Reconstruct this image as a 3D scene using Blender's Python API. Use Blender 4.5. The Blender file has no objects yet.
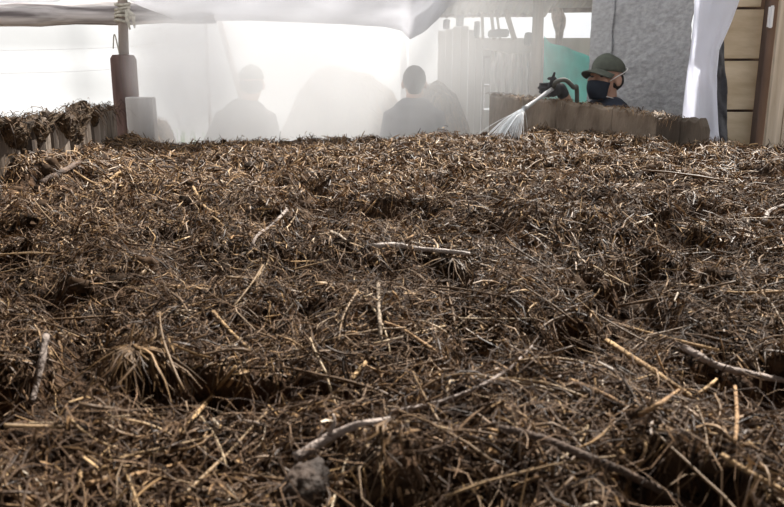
import bpy, bmesh, math, random
import numpy as np
from mathutils import Vector, Matrix, Euler, Quaternion

random.seed(7)
rng = np.random.default_rng(11)
scene = bpy.context.scene
C = scene.collection

# ------------------------------------------------------------------ camera, light, exposure
W, HH, F = 784.0, 507.0, 720.0
TH = math.atan(163.5 / F)
CAMZ = 1.53
cam_d = bpy.data.cameras.new('camera')
cam_d.sensor_width = 36.0
cam_d.lens = 36.0 * F / W
cam_d.clip_start = 0.02
cam_d.dof.use_dof = True
cam_d.dof.focus_distance = 2.6
cam_d.dof.aperture_fstop = 13.0
cam = bpy.data.objects.new('camera', cam_d)
C.objects.link(cam)
cam.location = (0, 0, CAMZ)
cam.rotation_euler = (math.pi / 2 - TH, 0, 0)
scene.camera = cam

world = bpy.data.worlds.new('sky'); scene.world = world
world.use_nodes = True
wn = world.node_tree.nodes
wn['Background'].inputs[0].default_value = (0.97, 0.98, 1.0, 1)
wn['Background'].inputs[1].default_value = 0.9

sun_d = bpy.data.lights.new('sun', 'SUN')
sun_d.energy = 10.5
sun_d.angle = math.radians(1.2)
sun_d.color = (1.0, 0.955, 0.89)
sun = bpy.data.objects.new('sun', sun_d); C.objects.link(sun)
SUN_FROM = Vector((0.42, 0.62, 0.92)).normalized()      # high, from behind and to the right
sun.rotation_euler = SUN_FROM.to_track_quat('Z', 'Y').to_euler()
sun.location = (3, 6, 9)

vs = scene.view_settings
vs.view_transform = 'Standard'; vs.look = 'None'; vs.gamma = 1.0; vs.use_curve_mapping = False
vs.exposure = 0.30
scene.cycles.volume_bounces = 6
scene.cycles.volume_step_rate = 0.5
scene.cycles.volume_max_steps = 256

# ------------------------------------------------------------------ pixel helpers
FWD = Vector((0, math.cos(TH), -math.sin(TH))); UP = Vector((0, math.sin(TH), math.cos(TH)))
def ray(px, py):
    return Vector(((px - W / 2) / F, 0, 0)) + FWD + UP * ((HH / 2 - py) / F)
def P3(px, py, d):
    """point seen at a pixel that stands at ground distance d"""
    r = ray(px, py); t = d / r.y
    return Vector((0, 0, CAMZ)) + r * t

# ------------------------------------------------------------------ noise
def vnoise(x, y, seed=0):
    x = np.asarray(x, float); y = np.asarray(y, float)
    xi = np.floor(x).astype(np.int64); yi = np.floor(y).astype(np.int64)
    fx = x - xi; fy = y - yi
    fx = fx * fx * fx * (fx * (fx * 6 - 15) + 10); fy = fy * fy * fy * (fy * (fy * 6 - 15) + 10)
    def h(a, b):
        n = (a * 374761393 + b * 668265263 + seed * 974634777) & 0xffffffff
        n = ((n ^ (n >> 13)) * 1274126177) & 0xffffffff
        return ((n ^ (n >> 16)) & 0xffff) / 65535.0 * 2 - 1
    return (h(xi, yi) * (1 - fx) + h(xi + 1, yi) * fx) * (1 - fy) + (h(xi, yi + 1) * (1 - fx) + h(xi + 1, yi + 1) * fx) * fy
def sstep(a, b, x):
    t = np.clip((x - a) / (b - a), 0, 1); return t * t * (3 - 2 * t)

# ------------------------------------------------------------------ materials
def mat(name, col=(0.5, 0.5, 0.5), rough=0.8, spec=0.3, var=0.0, scale=10.0, stretch=(1, 1, 1), bump=0.0, bscale=40.0,
        col2=None, transl=0.0, detail=5.0, metallic=0.0):
    m = bpy.data.materials.new(name); m.use_nodes = True
    nt = m.node_tree; n = nt.nodes; l = nt.links
    b = n['Principled BSDF']; out = n['Material Output']
    b.inputs['Roughness'].default_value = rough
    b.inputs['Specular IOR Level'].default_value = spec
    b.inputs['Metallic'].default_value = metallic
    b.inputs['Base Color'].default_value = (*col, 1)
    tc = n.new('ShaderNodeTexCoord'); mp = n.new('ShaderNodeMapping')
    mp.inputs['Scale'].default_value = stretch
    l.new(tc.outputs['Object'], mp.inputs['Vector'])
    csock = None
    if var or col2:
        nz = n.new('ShaderNodeTexNoise'); nz.inputs['Scale'].default_value = scale; nz.inputs['Detail'].default_value = detail
        l.new(mp.outputs[0], nz.inputs['Vector'])
        cr = n.new('ShaderNodeValToRGB')
        c2 = col2 or tuple(min(1, c * (1 + var)) for c in col)
        c1 = col if col2 else tuple(c * (1 - var) for c in col)
        cr.color_ramp.elements[0].position = 0.35; cr.color_ramp.elements[1].position = 0.65
        cr.color_ramp.elements[0].color = (*c1, 1); cr.color_ramp.elements[1].color = (*c2, 1)
        l.new(nz.outputs['Fac'], cr.inputs['Fac']); csock = cr.outputs['Color']
        l.new(csock, b.inputs['Base Color'])
    if bump:
        nb = n.new('ShaderNodeTexNoise'); nb.inputs['Scale'].default_value = bscale; nb.inputs['Detail'].default_value = 6
        l.new(mp.outputs[0], nb.inputs['Vector'])
        bp = n.new('ShaderNodeBump'); bp.inputs['Strength'].default_value = bump; bp.inputs['Distance'].default_value = 0.02
        l.new(nb.outputs['Fac'], bp.inputs['Height']); l.new(bp.outputs[0], b.inputs['Normal'])
    if transl:
        t = n.new('ShaderNodeBsdfTranslucent'); t.inputs['Color'].default_value = (*col, 1)
        if csock: l.new(csock, t.inputs['Color'])
        mx = n.new('ShaderNodeMixShader'); mx.inputs[0].default_value = transl
        l.new(b.outputs[0], mx.inputs[1]); l.new(t.outputs[0], mx.inputs[2]); l.new(mx.outputs[0], out.inputs['Surface'])
    return m

def straw_mat(name, stops, rough=0.5, spec=0.2, island=True):
    m = bpy.data.materials.new(name); m.use_nodes = True
    nt = m.node_tree; n = nt.nodes; l = nt.links; b = n['Principled BSDF']
    b.inputs['Roughness'].default_value = rough; b.inputs['Specular IOR Level'].default_value = spec
    if island:
        g = n.new('ShaderNodeNewGeometry'); src = g.outputs['Random Per Island']
    else:
        g = n.new('ShaderNodeObjectInfo'); src = g.outputs['Random']
    cr = n.new('ShaderNodeValToRGB'); e = cr.color_ramp.elements
    e[0].position = stops[0][0]; e[0].color = (*stops[0][1], 1)
    e[1].position = stops[-1][0]; e[1].color = (*stops[-1][1], 1)
    for p, c in stops[1:-1]:
        x = e.new(p); x.color = (*c, 1)
    l.new(src, cr.inputs['Fac'])
    tc = n.new('ShaderNodeTexCoord'); nz = n.new('ShaderNodeTexNoise'); nz.inputs['Scale'].default_value = 60; nz.inputs['Detail'].default_value = 3
    l.new(tc.outputs['Object'], nz.inputs['Vector'])
    mr = n.new('ShaderNodeMapRange'); mr.inputs['From Min'].default_value = 0.3; mr.inputs['From Max'].default_value = 0.7
    mr.inputs['To Min'].default_value = 0.6; mr.inputs['To Max'].default_value = 1.25
    l.new(nz.outputs['Fac'], mr.inputs['Value'])
    mx = n.new('ShaderNodeVectorMath'); mx.operation = 'SCALE'
    l.new(cr.outputs['Color'], mx.inputs[0]); l.new(mr.outputs[0], mx.inputs['Scale'])
    l.new(mx.outputs[0], b.inputs['Base Color'])
    return m

STOPS = [(0.0, (0.030, 0.016, 0.009)), (0.35, (0.082, 0.046, 0.024)), (0.62, (0.175, 0.102, 0.052)),
         (0.85, (0.310, 0.185, 0.088)), (0.965, (0.43, 0.275, 0.13)), (1.0, (0.58, 0.49, 0.39))]
STOPS_SHADED = [(0.0, (0.020, 0.011, 0.006)), (0.4, (0.055, 0.031, 0.016)), (0.7, (0.125, 0.074, 0.038)),
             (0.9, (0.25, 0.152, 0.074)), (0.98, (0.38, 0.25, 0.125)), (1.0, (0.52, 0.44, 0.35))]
M = {}
M['straw'] = straw_mat('straw', STOPS)
M['shadedstraw'] = straw_mat('shaded_straw', STOPS_SHADED)  # darker straw for the near litter: foreground shade put into the colour
M['stalk'] = straw_mat('stalk', [(0.0, (0.06, 0.037, 0.022)), (0.4, (0.14, 0.088, 0.05)), (0.8, (0.27, 0.18, 0.095)), (1.0, (0.46, 0.36, 0.24))], island=False)
M['fibre'] = straw_mat('fibre', [(0.0, (0.024, 0.013, 0.008)), (0.5, (0.075, 0.043, 0.024)), (0.9, (0.18, 0.108, 0.06)), (1.0, (0.3, 0.22, 0.15))], rough=0.6, spec=0.15)
M['clod'] = straw_mat('clod', [(0.0, (0.016, 0.010, 0.006)), (0.7, (0.048, 0.029, 0.017)), (1.0, (0.10, 0.062, 0.038))], rough=0.9, spec=0.08)
M['soil'] = mat('soil', (0.016, 0.0095, 0.006), 0.9, 0.1, col2=(0.085, 0.049, 0.028), scale=45, bump=0.6, bscale=140)
M['moundsoil'] = mat('mound_soil', (0.05, 0.035, 0.022), 0.9, 0.2, col2=(0.16, 0.115, 0.07), scale=14, bump=0.6, bscale=60)
M['crust'] = mat('crust', (0.025, 0.016, 0.010), 0.9, 0.2, col2=(0.10, 0.066, 0.038), scale=30, bump=0.8, bscale=90)
M['dirt'] = mat('dirt', (0.16, 0.13, 0.10), 0.95, 0.1, var=0.35, scale=2.5)
M['bark'] = mat('bark', (0.035, 0.026, 0.020), 0.9, 0.15, col2=(0.12, 0.09, 0.068), scale=16, stretch=(1, 1, 0.14), bump=0.8, bscale=30)
M['greyplank'] = mat('grey_plank', (0.10, 0.08, 0.062), 0.85, 0.2, col2=(0.26, 0.21, 0.17), scale=18, stretch=(1, 1, 0.1), bump=0.5, bscale=40)
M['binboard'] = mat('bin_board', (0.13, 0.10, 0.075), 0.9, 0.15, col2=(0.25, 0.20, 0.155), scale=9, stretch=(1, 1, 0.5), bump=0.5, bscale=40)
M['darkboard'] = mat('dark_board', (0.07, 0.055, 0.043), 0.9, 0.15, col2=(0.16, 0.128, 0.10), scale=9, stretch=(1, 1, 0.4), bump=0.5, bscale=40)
M['paleplank'] = mat('pale_plank', (0.42, 0.39, 0.37), 0.85, 0.2, col2=(0.60, 0.57, 0.54), scale=14, stretch=(1, 1, 0.1), bump=0.3, bscale=40)
M['redlog'] = mat('red_log', (0.06, 0.036, 0.030), 0.85, 0.2, col2=(0.19, 0.12, 0.105), scale=14, stretch=(1, 1, 0.12), bump=0.5, bscale=30)
M['beam'] = mat('beam', (0.16, 0.14, 0.14), 0.8, 0.25, col2=(0.62, 0.58, 0.57), scale=11, stretch=(0.16, 2.2, 2.2), bump=0.5, bscale=14)
M['pole'] = mat('pole', (0.28, 0.23, 0.20), 0.8, 0.2, var=0.3, scale=12, stretch=(1, 1, 0.2))
M['doorwood'] = mat('door_wood', (0.43, 0.335, 0.22), 0.8, 0.2, col2=(0.62, 0.51, 0.37), scale=7, stretch=(0.5, 1, 1.6), bump=0.15, bscale=25)
M['boardwood'] = mat('board_wood', (0.38, 0.305, 0.225), 0.8, 0.2, col2=(0.62, 0.52, 0.41), scale=9, stretch=(2.2, 2.2, 0.16), bump=0.25, bscale=22)
M['darkwood'] = mat('dark_wood', (0.10, 0.070, 0.058), 0.8, 0.2, var=0.35, scale=12, stretch=(1, 1, 0.15))
M['sheet'] = mat('white_sheet', (0.44, 0.455, 0.47), 0.5, 0.3, var=0.05, scale=1.5, transl=0.75)
M['roofsheet'] = mat('roof_sheet', (0.60, 0.60, 0.62), 0.5, 0.4, var=0.16, scale=2.2, stretch=(1, 2.5, 1), transl=0.7)
M['curtain'] = mat('curtain', (0.86, 0.87, 0.93), 0.4, 0.4, var=0.04, scale=4, transl=0.6)
M['tarp'] = mat('tarp', (0.30, 0.30, 0.31), 0.45, 0.5, var=0.2, scale=22, stretch=(1, 1, 2.4), bump=0.6, bscale=9)
M['tarpdark'] = mat('tarp_dark', (0.045, 0.043, 0.048), 0.45, 0.45, var=0.3, scale=18, bump=0.5, bscale=24)
M['teal'] = mat('teal', (0.09, 0.66, 0.61), 0.5, 0.35, var=0.16, scale=5, transl=0.6, bump=0.25, bscale=16)
M['weave'] = mat('weave', (0.50, 0.48, 0.46), 0.85, 0.1, var=0.35, scale=16, stretch=(3, 1, 0.25), transl=0.3)
M['metal'] = mat('roof_metal', (0.22, 0.225, 0.22), 0.5, 0.4, var=0.16, scale=4)
M['cream'] = mat('grey_board', (0.40, 0.38, 0.35), 0.85, 0.15, var=0.14, scale=6, stretch=(2, 1, 0.2))
M['rag'] = mat('rag', (0.33, 0.27, 0.23), 0.95, 0.05, var=0.3, scale=20)
M['wire'] = mat('wire', (0.75, 0.75, 0.76), 0.6, 0.3)
M['rope'] = mat('rope', (0.45, 0.42, 0.36), 0.9, 0.1, var=0.25, scale=60)
M['skin'] = mat('skin', (0.42, 0.25, 0.18), 0.55, 0.35, var=0.08, scale=12)
M['hair'] = mat('hair', (0.025, 0.02, 0.018), 0.6, 0.3, var=0.3, scale=60, stretch=(1, 1, 0.3), bump=0.4, bscale=120)
M['cap'] = mat('cap', (0.085, 0.092, 0.075), 0.85, 0.15, var=0.15, scale=30)
M['mask'] = mat('mask', (0.022, 0.027, 0.038), 0.8, 0.15, var=0.1, scale=40)
M['strap'] = mat('strap', (0.62, 0.60, 0.58), 0.7, 0.2)
M['navy'] = mat('navy_cloth', (0.035, 0.04, 0.055), 0.9, 0.1, var=0.2, scale=14)
M['greyshirt'] = mat('grey_shirt', (0.15, 0.15, 0.165), 0.9, 0.1, var=0.14, scale=8)
M['darkshirt'] = mat('dark_shirt', (0.12, 0.115, 0.12), 0.9, 0.1, var=0.15, scale=8)
M['trousers'] = mat('trousers', (0.06, 0.065, 0.085), 0.9, 0.1, var=0.2, scale=8)
M['boot'] = mat('boot', (0.03, 0.025, 0.02), 0.6, 0.3)
M['glove'] = mat('glove', (0.035, 0.035, 0.038), 0.8, 0.2, var=0.2, scale=40)
M['hose'] = mat('hose', (0.09, 0.09, 0.08), 0.7, 0.2)
M['brass'] = mat('nozzle', (0.40, 0.40, 0.40), 0.6, 0.3)
M['water'] = mat('water', (0.86, 0.88, 0.90), 0.2, 0.5, transl=0.5)
M['eye'] = mat('eye', (0.03, 0.02, 0.015), 0.3, 0.5)
M['green'] = mat('weed', (0.10, 0.22, 0.06), 0.7, 0.2, var=0.3, scale=12, transl=0.3)
def stickm(name, a, b): return mat(name, a, 0.75, 0.3, col2=b, scale=30, bump=0.5, bscale=90)
M['palestick'] = stickm('pale_stick', (0.22, 0.18, 0.155), (0.50, 0.44, 0.40))
M['greystick'] = stickm('grey_stick', (0.13, 0.10, 0.085), (0.32, 0.26, 0.225))
M['darkstick'] = stickm('dark_stick', (0.035, 0.022, 0.015), (0.13, 0.085, 0.06))
M['barkchunk'] = stickm('bark_chunk', (0.012, 0.008, 0.006), (0.05, 0.032, 0.022))
M['gold'] = stickm('gold_straw', (0.20, 0.12, 0.055), (0.36, 0.235, 0.115))
M['tanstraw'] = stickm('tan_straw', (0.20, 0.15, 0.105), (0.38, 0.30, 0.22))
M['ochre'] = stickm('ochre_straw', (0.17, 0.095, 0.045), (0.33, 0.20, 0.095))

# ------------------------------------------------------------------ mesh builders
def link(o, parent=None):
    C.objects.link(o)
    if parent is not None: o.parent = parent
    return o
def empty(name, loc=(0, 0, 0)):
    o = bpy.data.objects.new(name, None); o.empty_display_size = 0.1
    o.location = loc
    return link(o)
def tag(o, label=None, cat=None, group=None, kind=None):
    if label: o['label'] = label
    if cat: o['category'] = cat
    if group: o['group'] = group
    if kind: o['kind'] = kind
    return o
def np_obj(name, V, Fq, m, parent=None, smooth=False):
    """V (n,3), Fq (k, 3 or 4) index arrays -> one mesh object; world coordinates, made local to its parent"""
    V = np.asarray(V, np.float32); Fq = np.asarray(Fq, np.int32)
    if parent is not None:
        V = V - np.array(parent_loc(parent), np.float32)
    me = bpy.data.meshes.new(name)
    k, s = Fq.shape
    me.vertices.add(len(V)); me.vertices.foreach_set('co', V.ravel())
    me.loops.add(k * s); me.loops.foreach_set('vertex_index', Fq.ravel())
    me.polygons.add(k); me.polygons.foreach_set('loop_start', np.arange(0, k * s, s, dtype=np.int32))
    me.polygons.foreach_set('use_smooth', np.full(k, smooth, bool))
    me.update(calc_edges=True); me.validate()
    me.materials.append(M[m] if isinstance(m, str) else m)
    return link(bpy.data.objects.new(name, me), parent)
def parent_loc(p):
    v = Vector((0, 0, 0))
    while p is not None:
        v = v + p.location; p = p.parent
    return v

class MB:
    def __init__(s): s.v = []; s.f = []
    def add(s, vs, fs):
        o = len(s.v); s.v += [Vector(v) for v in vs]; s.f += [tuple(i + o for i in f) for f in fs]; return s
    def box(s, c, size, rot=None):
        c = Vector(c); r = rot.to_matrix() if isinstance(rot, Euler) else (rot or Matrix.Identity(3))
        vs = [c + r @ Vector((sx * size[0] / 2, sy * size[1] / 2, sz * size[2] / 2)) for sx in (-1, 1) for sy in (-1, 1) for sz in (-1, 1)]
        return s.add(vs, [(0, 1, 3, 2), (4, 6, 7, 5), (0, 4, 5, 1), (2, 3, 7, 6), (0, 2, 6, 4), (1, 5, 7, 3)])
    def tube(s, pts, rad, n=8, cap='flat', ell=None, rough=0.0, seed=1, frame=None):
        """swept tube; rad scalar / list / list of (rx, ry)"""
        pts = [Vector(p) for p in pts]; k = len(pts); rr = random.Random(seed)
        if not isinstance(rad, (list, tuple)): rad = [rad] * k
        rad = [(r, r) if not isinstance(r, (list, tuple)) else r for r in rad]
        if cap == 'round':
            d0 = (pts[0] - pts[1]).normalized(); d1 = (pts[-1] - pts[-2]).normalized()
            a0 = min(rad[0]); a1 = min(rad[-1])
            pre = [(pts[0] + d0 * a0 * math.sin(t), tuple(q * math.cos(t) for q in rad[0])) for t in (1.45, 1.0, 0.5)]
            post = [(pts[-1] + d1 * a1 * math.sin(t), tuple(q * math.cos(t) for q in rad[-1])) for t in (0.5, 1.0, 1.45)]
            pts = [p for p, _ in pre] + pts + [p for p, _ in post]; rad = [r for _, r in pre] + list(rad) + [r for _, r in post]; k = len(pts)
        vs = []; u = Vector(frame) if frame else None
        for i, p in enumerate(pts):
            t = (pts[min(i + 1, k - 1)] - pts[max(i - 1, 0)]).normalized()
            if u is None:
                u = Vector((1, 0, 0)) if abs(t.x) < 0.8 else Vector((0, 1, 0))
            u = (u - t * u.dot(t)).normalized(); w = t.cross(u)
            for j in range(n):
                a = 2 * math.pi * j / n; q = 1 + rough * (rr.random() - 0.5) * 2
                vs.append(p + u * math.cos(a) * rad[i][0] * q + w * math.sin(a) * rad[i][1] * q)
        fs = [(i * n + j, i * n + (j + 1) % n, (i + 1) * n + (j + 1) % n, (i + 1) * n + j) for i in range(k - 1) for j in range(n)]
        fs += [tuple(range(n - 1, -1, -1)), tuple(range((k - 1) * n, k * n))]
        return s.add(vs, fs)
    def ball(s, c, r, rot=None, nu=14, nv=9, f=None):
        c = Vector(c); r = (r, r, r) if not isinstance(r, (list, tuple)) else r
        vs = []
        for i in range(nv + 1):
            a = math.pi * i / nv
            for j in range(nu):
                b = 2 * math.pi * j / nu
                p = Vector((math.sin(a) * math.cos(b) * r[0], math.sin(a) * math.sin(b) * r[1], math.cos(a) * r[2]))
                if f: p = f(p)
                if rot is not None: p = rot @ p
                vs.append(c + p)
        fs = [(i * nu + j, (i + 1) * nu + j, (i + 1) * nu + (j + 1) % nu, i * nu + (j + 1) % nu) for i in range(nv) for j in range(nu)]
        return s.add(vs, fs)
    def xform(s, m):
        s.v = [m @ v for v in s.v]; return s
    def build(s, name, m, parent=None, smooth=False, bevel=0.0, remesh=0.0, smooth_it=0, local=False):
        me = bpy.data.meshes.new(name)
        off = parent_loc(parent) if (parent is not None and not local) else Vector((0, 0, 0))
        me.from_pydata([v - off for v in s.v], [], s.f); me.validate(); me.update()
        me.materials.append(M[m] if isinstance(m, str) else m)
        bm = bmesh.new(); bm.from_mesh(me); bmesh.ops.remove_doubles(bm, verts=bm.verts, dist=1e-6)
        bmesh.ops.recalc_face_normals(bm, faces=bm.faces); bm.to_mesh(me); bm.free()
        if smooth: me.polygons.foreach_set('use_smooth', [True] * len(me.polygons))
        o = link(bpy.data.objects.new(name, me), parent)
        if bevel:
            b = o.modifiers.new('bevel', 'BEVEL'); b.width = bevel; b.segments = 2; b.limit_method = 'ANGLE'
        if remesh:
            r = o.modifiers.new('remesh', 'REMESH'); r.mode = 'VOXEL'; r.voxel_size = remesh; r.use_smooth_shade = True
        if smooth_it:
            r = o.modifiers.new('smooth', 'SMOOTH'); r.factor = 0.5; r.iterations = smooth_it
        return o

def spline(pts, n):
    """catmull-rom through points, n samples per span"""
    pts = [Vector(p) for p in pts]
    if len(pts) < 3: return [pts[0].lerp(pts[-1], i / n) for i in range(n + 1)]
    q = [pts[0] * 2 - pts[1]] + pts + [pts[-1] * 2 - pts[-2]]; out = []
    for i in range(1, len(q) - 2):
        a, b, c, d = q[i - 1], q[i], q[i + 1], q[i + 2]
        for k in range(n):
            t = k / n
            out.append(0.5 * ((2 * b) + (c - a) * t + (2 * a - 5 * b + 4 * c - d) * t * t + (3 * b - a - 3 * c + d) * t ** 3))
    return out + [pts[-1]]

def strands(P, wid, ns=3, tube=False, flat=0.35):
    """P (n, k, 3) centre paths, wid (n,) widths -> V, F of V-shaped ribbons (3 verts per ring) or 3-sided tubes"""
    n, k, _ = P.shape
    T = np.gradient(P, axis=1); T /= np.linalg.norm(T, axis=2, keepdims=True) + 1e-9
    up = np.zeros((n, 1, 3)); up[:, 0, :] = rng.normal(size=(n, 3)) * 0.7 + np.array([0, 0, 1.0])
    S = np.cross(T, np.broadcast_to(up, T.shape)); S /= np.linalg.norm(S, axis=2, keepdims=True) + 1e-9
    N = np.cross(S, T)
    taper = np.ones(k); taper[0] = 0.7; taper[-1] = 0.45
    w = wid[:, None, None] * taper[None, :, None] * 0.5
    ring = np.stack([P - S * w, P + N * w * (1.4 if tube else flat), P + S * w], axis=2)      # n,k,3verts,3
    if tube: ring[:, :, [0, 2], :] -= (N * w * 0.5)[:, :, None, :]
    V = ring.reshape(-1, 3)
    base = (np.arange(n) * k * 3)[:, None, None]
    i = np.arange(k - 1)[None, :, None] * 3
    js = np.array([[0, 1], [1, 2], [2, 0]] if tube else [[0, 1], [1, 2]])
    a = base + i + js[:, 0][None, None, :]; b = base + i + js[:, 1][None, None, :]
    Fq = np.stack([a, b, b + 3, a + 3], axis=-1).reshape(-1, 4)
    return V, Fq

# ------------------------------------------------------------------ layout lines
def left_wall_x(y):                                       # inner face of the left bin wall
    return -1.37 + (3.6 - y) * (0.20 / 1.4)
RW0 = Vector((1.27, 3.0, 0)); RW1 = Vector((0.60, 4.4, 0))     # right bin wall, near end to far end
def far_edge(x):
    x = np.asarray(x, float)
    t = (1.27 - x) / 0.67
    yw = 3.0 + 1.4 * t - 0.02
    return np.where(x > 1.30, 3.28, np.where(x > 0.80, np.minimum(yw, 3.95), np.minimum(3.9, 3.95)))

# ------------------------------------------------------------------ the heap's surface
def holes(x, y):
    return sstep(0.16, 0.55, vnoise(x * 9.1 + 40, y * 9.1, 9) + 0.45 * vnoise(x * 21, y * 21, 10))
def heap_z(x, y):
    x = np.asarray(x, float); y = np.asarray(y, float)
    base = 1.215 + 0.055 * sstep(0.3, 2.2, y) + 0.033 * np.clip(x, -1.5, 1.0) * sstep(0.8, 3.2, y)
    base = base + 0.05 * sstep(0.35, 0.0, np.abs(x - left_wall_x(y))) * sstep(1.2, 2.6, y)
    base = base - 0.06 * sstep(1.2, 2.0, x) * sstep(1.5, 3.0, y)
    n1 = vnoise(x * 2.6 + 3.1, y * 2.6, 1); n2 = vnoise(x * 7.3, y * 7.3 + 5, 2)
    n3 = vnoise(x * 19, y * 19, 3); n4 = vnoise(x * 47, y * 47, 4); n5 = vnoise(x * 110, y * 110, 5)
    near = sstep(2.6, 0.7, y)
    ridge = 1 - np.abs(vnoise(x * 5.1 + 9, y * 5.1, 12)) * 2
    z = base + 0.020 * n1 + (0.016 + 0.012 * near) * n2 + 0.010 * ridge + (0.013 + 0.004 * near) * n3 + 0.006 * n4 + 0.0025 * n5
    z = z - (0.022 + 0.026 * near) * holes(x, y)
    return z
def H1(x, y): return float(heap_z(np.array([x]), np.array([y]))[0])
def on_heap(px, py, lift=0.0):
    r = ray(px, py); o = Vector((0, 0, CAMZ)); t = 0.25
    while t < 4.5:
        p = o + r * t
        if p.z < H1(p.x, p.y) + lift: return p
        t += 0.006 if t < 1.5 else 0.02
    return o + r * t

# ================================================================== SETTING
fl = MB().add([(-14, -6, 0), (14, -6, 0), (14, 22, 0), (-14, 22, 0)], [(0, 1, 2, 3)]).build('floor', 'dirt')
tag(fl, 'bare dirt floor of the composting shed', 'floor', kind='structure')

def sheet(name, Pf, nu, nv, m, parent=None, thick=0.003, smooth=True):
    V = [Pf(i / nu, j / nv) for j in range(nv + 1) for i in range(nu + 1)]
    Fq = [(j * (nu + 1) + i, j * (nu + 1) + i + 1, (j + 1) * (nu + 1) + i + 1, (j + 1) * (nu + 1) + i) for j in range(nv) for i in range(nu)]
    o = np_obj(name, np.array([tuple(v) for v in V]), Fq, m, parent, smooth)
    if thick:
        s = o.modifiers.new('thickness', 'SOLIDIFY'); s.thickness = thick; s.offset = 0
    return o
def vn(x, y, s=0): return float(vnoise(np.array([x]), np.array([y]), s)[0])

def back_sheet(u, v):
    x = -8.5 + 9.6 * u; z = 2.95 * v
    return Vector((x, 9.2 + 0.05 * vn(x * 2.2, z * 0.5, 21) + 0.02 * vn(x * 0.5, z * 5, 22), z))
o = sheet('wall_back', back_sheet, 90, 24, 'sheet', thick=0)
tag(o, 'bright white translucent plastic sheet wall behind the yard', 'plastic wall', kind='structure')

for pa, pb, lab in (((-20, 51), (240, 39), 'upper thin wire strung in front of the white plastic wall'),
                    ((-20, 74), (200, 62), 'lower thin wire strung in front of the white plastic wall'),
                    ((320, 63), (404, 60), 'short thin wire tied to the pale post before the white wall')):
    dw = 8.44 if pa[0] > 0 else 8.6; a = P3(*pa, dw); b = P3(*pb, dw); mid = a.lerp(b, 0.5) - Vector((0, 0, 0.03))
    w = MB().tube(spline([a, mid, b], 10), 0.0022, 5).build('fence_wire', 'wire')
    tag(w, lab, 'wire')

def added_roof_p(u, v):  # unseen roof added overhead to cut sky light on the near heap
    x = -3.6 + 7.2 * u; y = -4.0 + 5.25 * v
    return Vector((x, y, 2.46 + 0.05 * v + 0.011 * math.sin(x / 0.076 * math.tau)))
o = sheet('added_roof', added_roof_p, 760, 4, 'metal', thick=0.002)
tag(o, 'unseen corrugated metal roof added to shade the near end of the bin', 'roof', kind='structure')

# ------------------------------------------------------------------ timber roof edge on the left
beam_a = P3(-260, 19.5, 4.16); beam_b = P3(215, 12, 4.40)
pts = [beam_a.lerp(beam_b, i / 26) for i in range(27)]
o = MB().tube(pts, [0.062 + 0.004 * math.sin(i * 1.3) for i in range(27)], 14, rough=0.05).build('roof_beam', 'beam', smooth=True)
tag(o, 'weathered grey log beam running along the low roof edge', 'beam')

EDGE = [(-260, 1, 4.2), (0, 3, 4.23), (55, 2, 4.25), (75, -6, 4.26), (118, -6, 4.27), (140, 6, 4.29), (180, 21, 4.33), (250, 20.5, 4.42), (340, 24, 4.55), (385, 27, 4.65), (403, 31, 4.7),
        (409, 40, 4.72), (424, 32, 4.78), (437, 20, 4.85), (447, 8, 4.9), (470, -6, 4.95)]
def edge_at(u):
    px = -260 + 730 * u
    for a, b in zip(EDGE, EDGE[1:]):
        if a[0] <= px <= b[0]:
            t = (px - a[0]) / (b[0] - a[0]); return px, a[1] + (b[1] - a[1]) * t, a[2] + (b[2] - a[2]) * t
    return px, EDGE[-1][1], EDGE[-1][2]
def roof_p(u, v):
    px, py, d = edge_at(u)
    p = P3(px, py, d)
    return p + Vector((0, -0.60 * v + 0.03 * v * vn(u * 40, v * 3, 31), 0.34 * v ** 0.8 + 0.035 * v * (1 - v) * vn(u * 55, v * 4, 32)))
o = sheet('roof_sheet', roof_p, 220, 14, 'roofsheet')
tag(o, 'sagging translucent grey plastic roof sheet with a drooping edge', 'roof sheet')

# ------------------------------------------------------------------ post on the left
stump_c = P3(125, 80, 4.02)
o_post = empty('shed_post', (stump_c.x, stump_c.y, 0))
zt = P3(125, 55, 4.02).z
MB().tube([(stump_c.x, stump_c.y, z) for z in (0, 0.4, 0.9, 1.3, 1.5, zt - 0.02, zt)], [0.074, 0.07, 0.069, 0.068, 0.067, 0.067, 0.055], 16, rough=0.05).build('stump', 'redlog', o_post, smooth=True)
pa = P3(123.5, 56, 4.02); pb = P3(121.5, -60, 4.02)
pl_ = MB().tube([(pa.x, pa.y, zt - 0.03), pa.lerp(pb, 0.4), pb], [0.027, 0.026, 0.024], 10, rough=0.06).build('pole', 'pole', o_post, smooth=True)
mb = MB()
for k in range(5):
    c = P3(122.5, 4 + k * 4.5, 4.02)
    mb.tube([c + Vector((0.036 * math.cos(a), 0.034 * math.sin(a), 0.008 * math.sin(a + k))) for a in [2 * math.pi * i / 14 for i in range(15)]], 0.008, 6)
c = P3(127, 10, 3.97)
mb.tube([c, c + Vector((0.03, 0, -0.03)), c + Vector((0.035, -0.005, -0.09))], [0.012, 0.014, 0.004], 6)
mb.tube([c, c + Vector((0.0, -0.01, -0.05)), c + Vector((0.012, -0.01, -0.1))], [0.012, 0.01, 0.004], 6)
mb.build('rope_binding', 'rope', pl_, smooth=True)
tw = P3(115, 40, 4.0)
MB().tube(spline([tw + Vector((0.02, 0, -0.09)), tw + Vector((0.0, 0, 0.03)), tw + Vector((-0.014, 0, -0.045))], 5), 0.0035, 5).build('twine_loop', 'rope', pl_)
tag(o_post, 'red-brown log post topped by a thin pole tied with rope', 'post')

eb = P3(138.5, 97, 3.92)
o = MB().box((eb.x, eb.y + 0.03, eb.z / 2), (0.142, 0.09, eb.z), Euler((0, 0, 0.1))).build('end_post', 'paleplank', bevel=0.008)
tag(o, 'pale grey square end post of the bin beside the log post', 'post')

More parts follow.
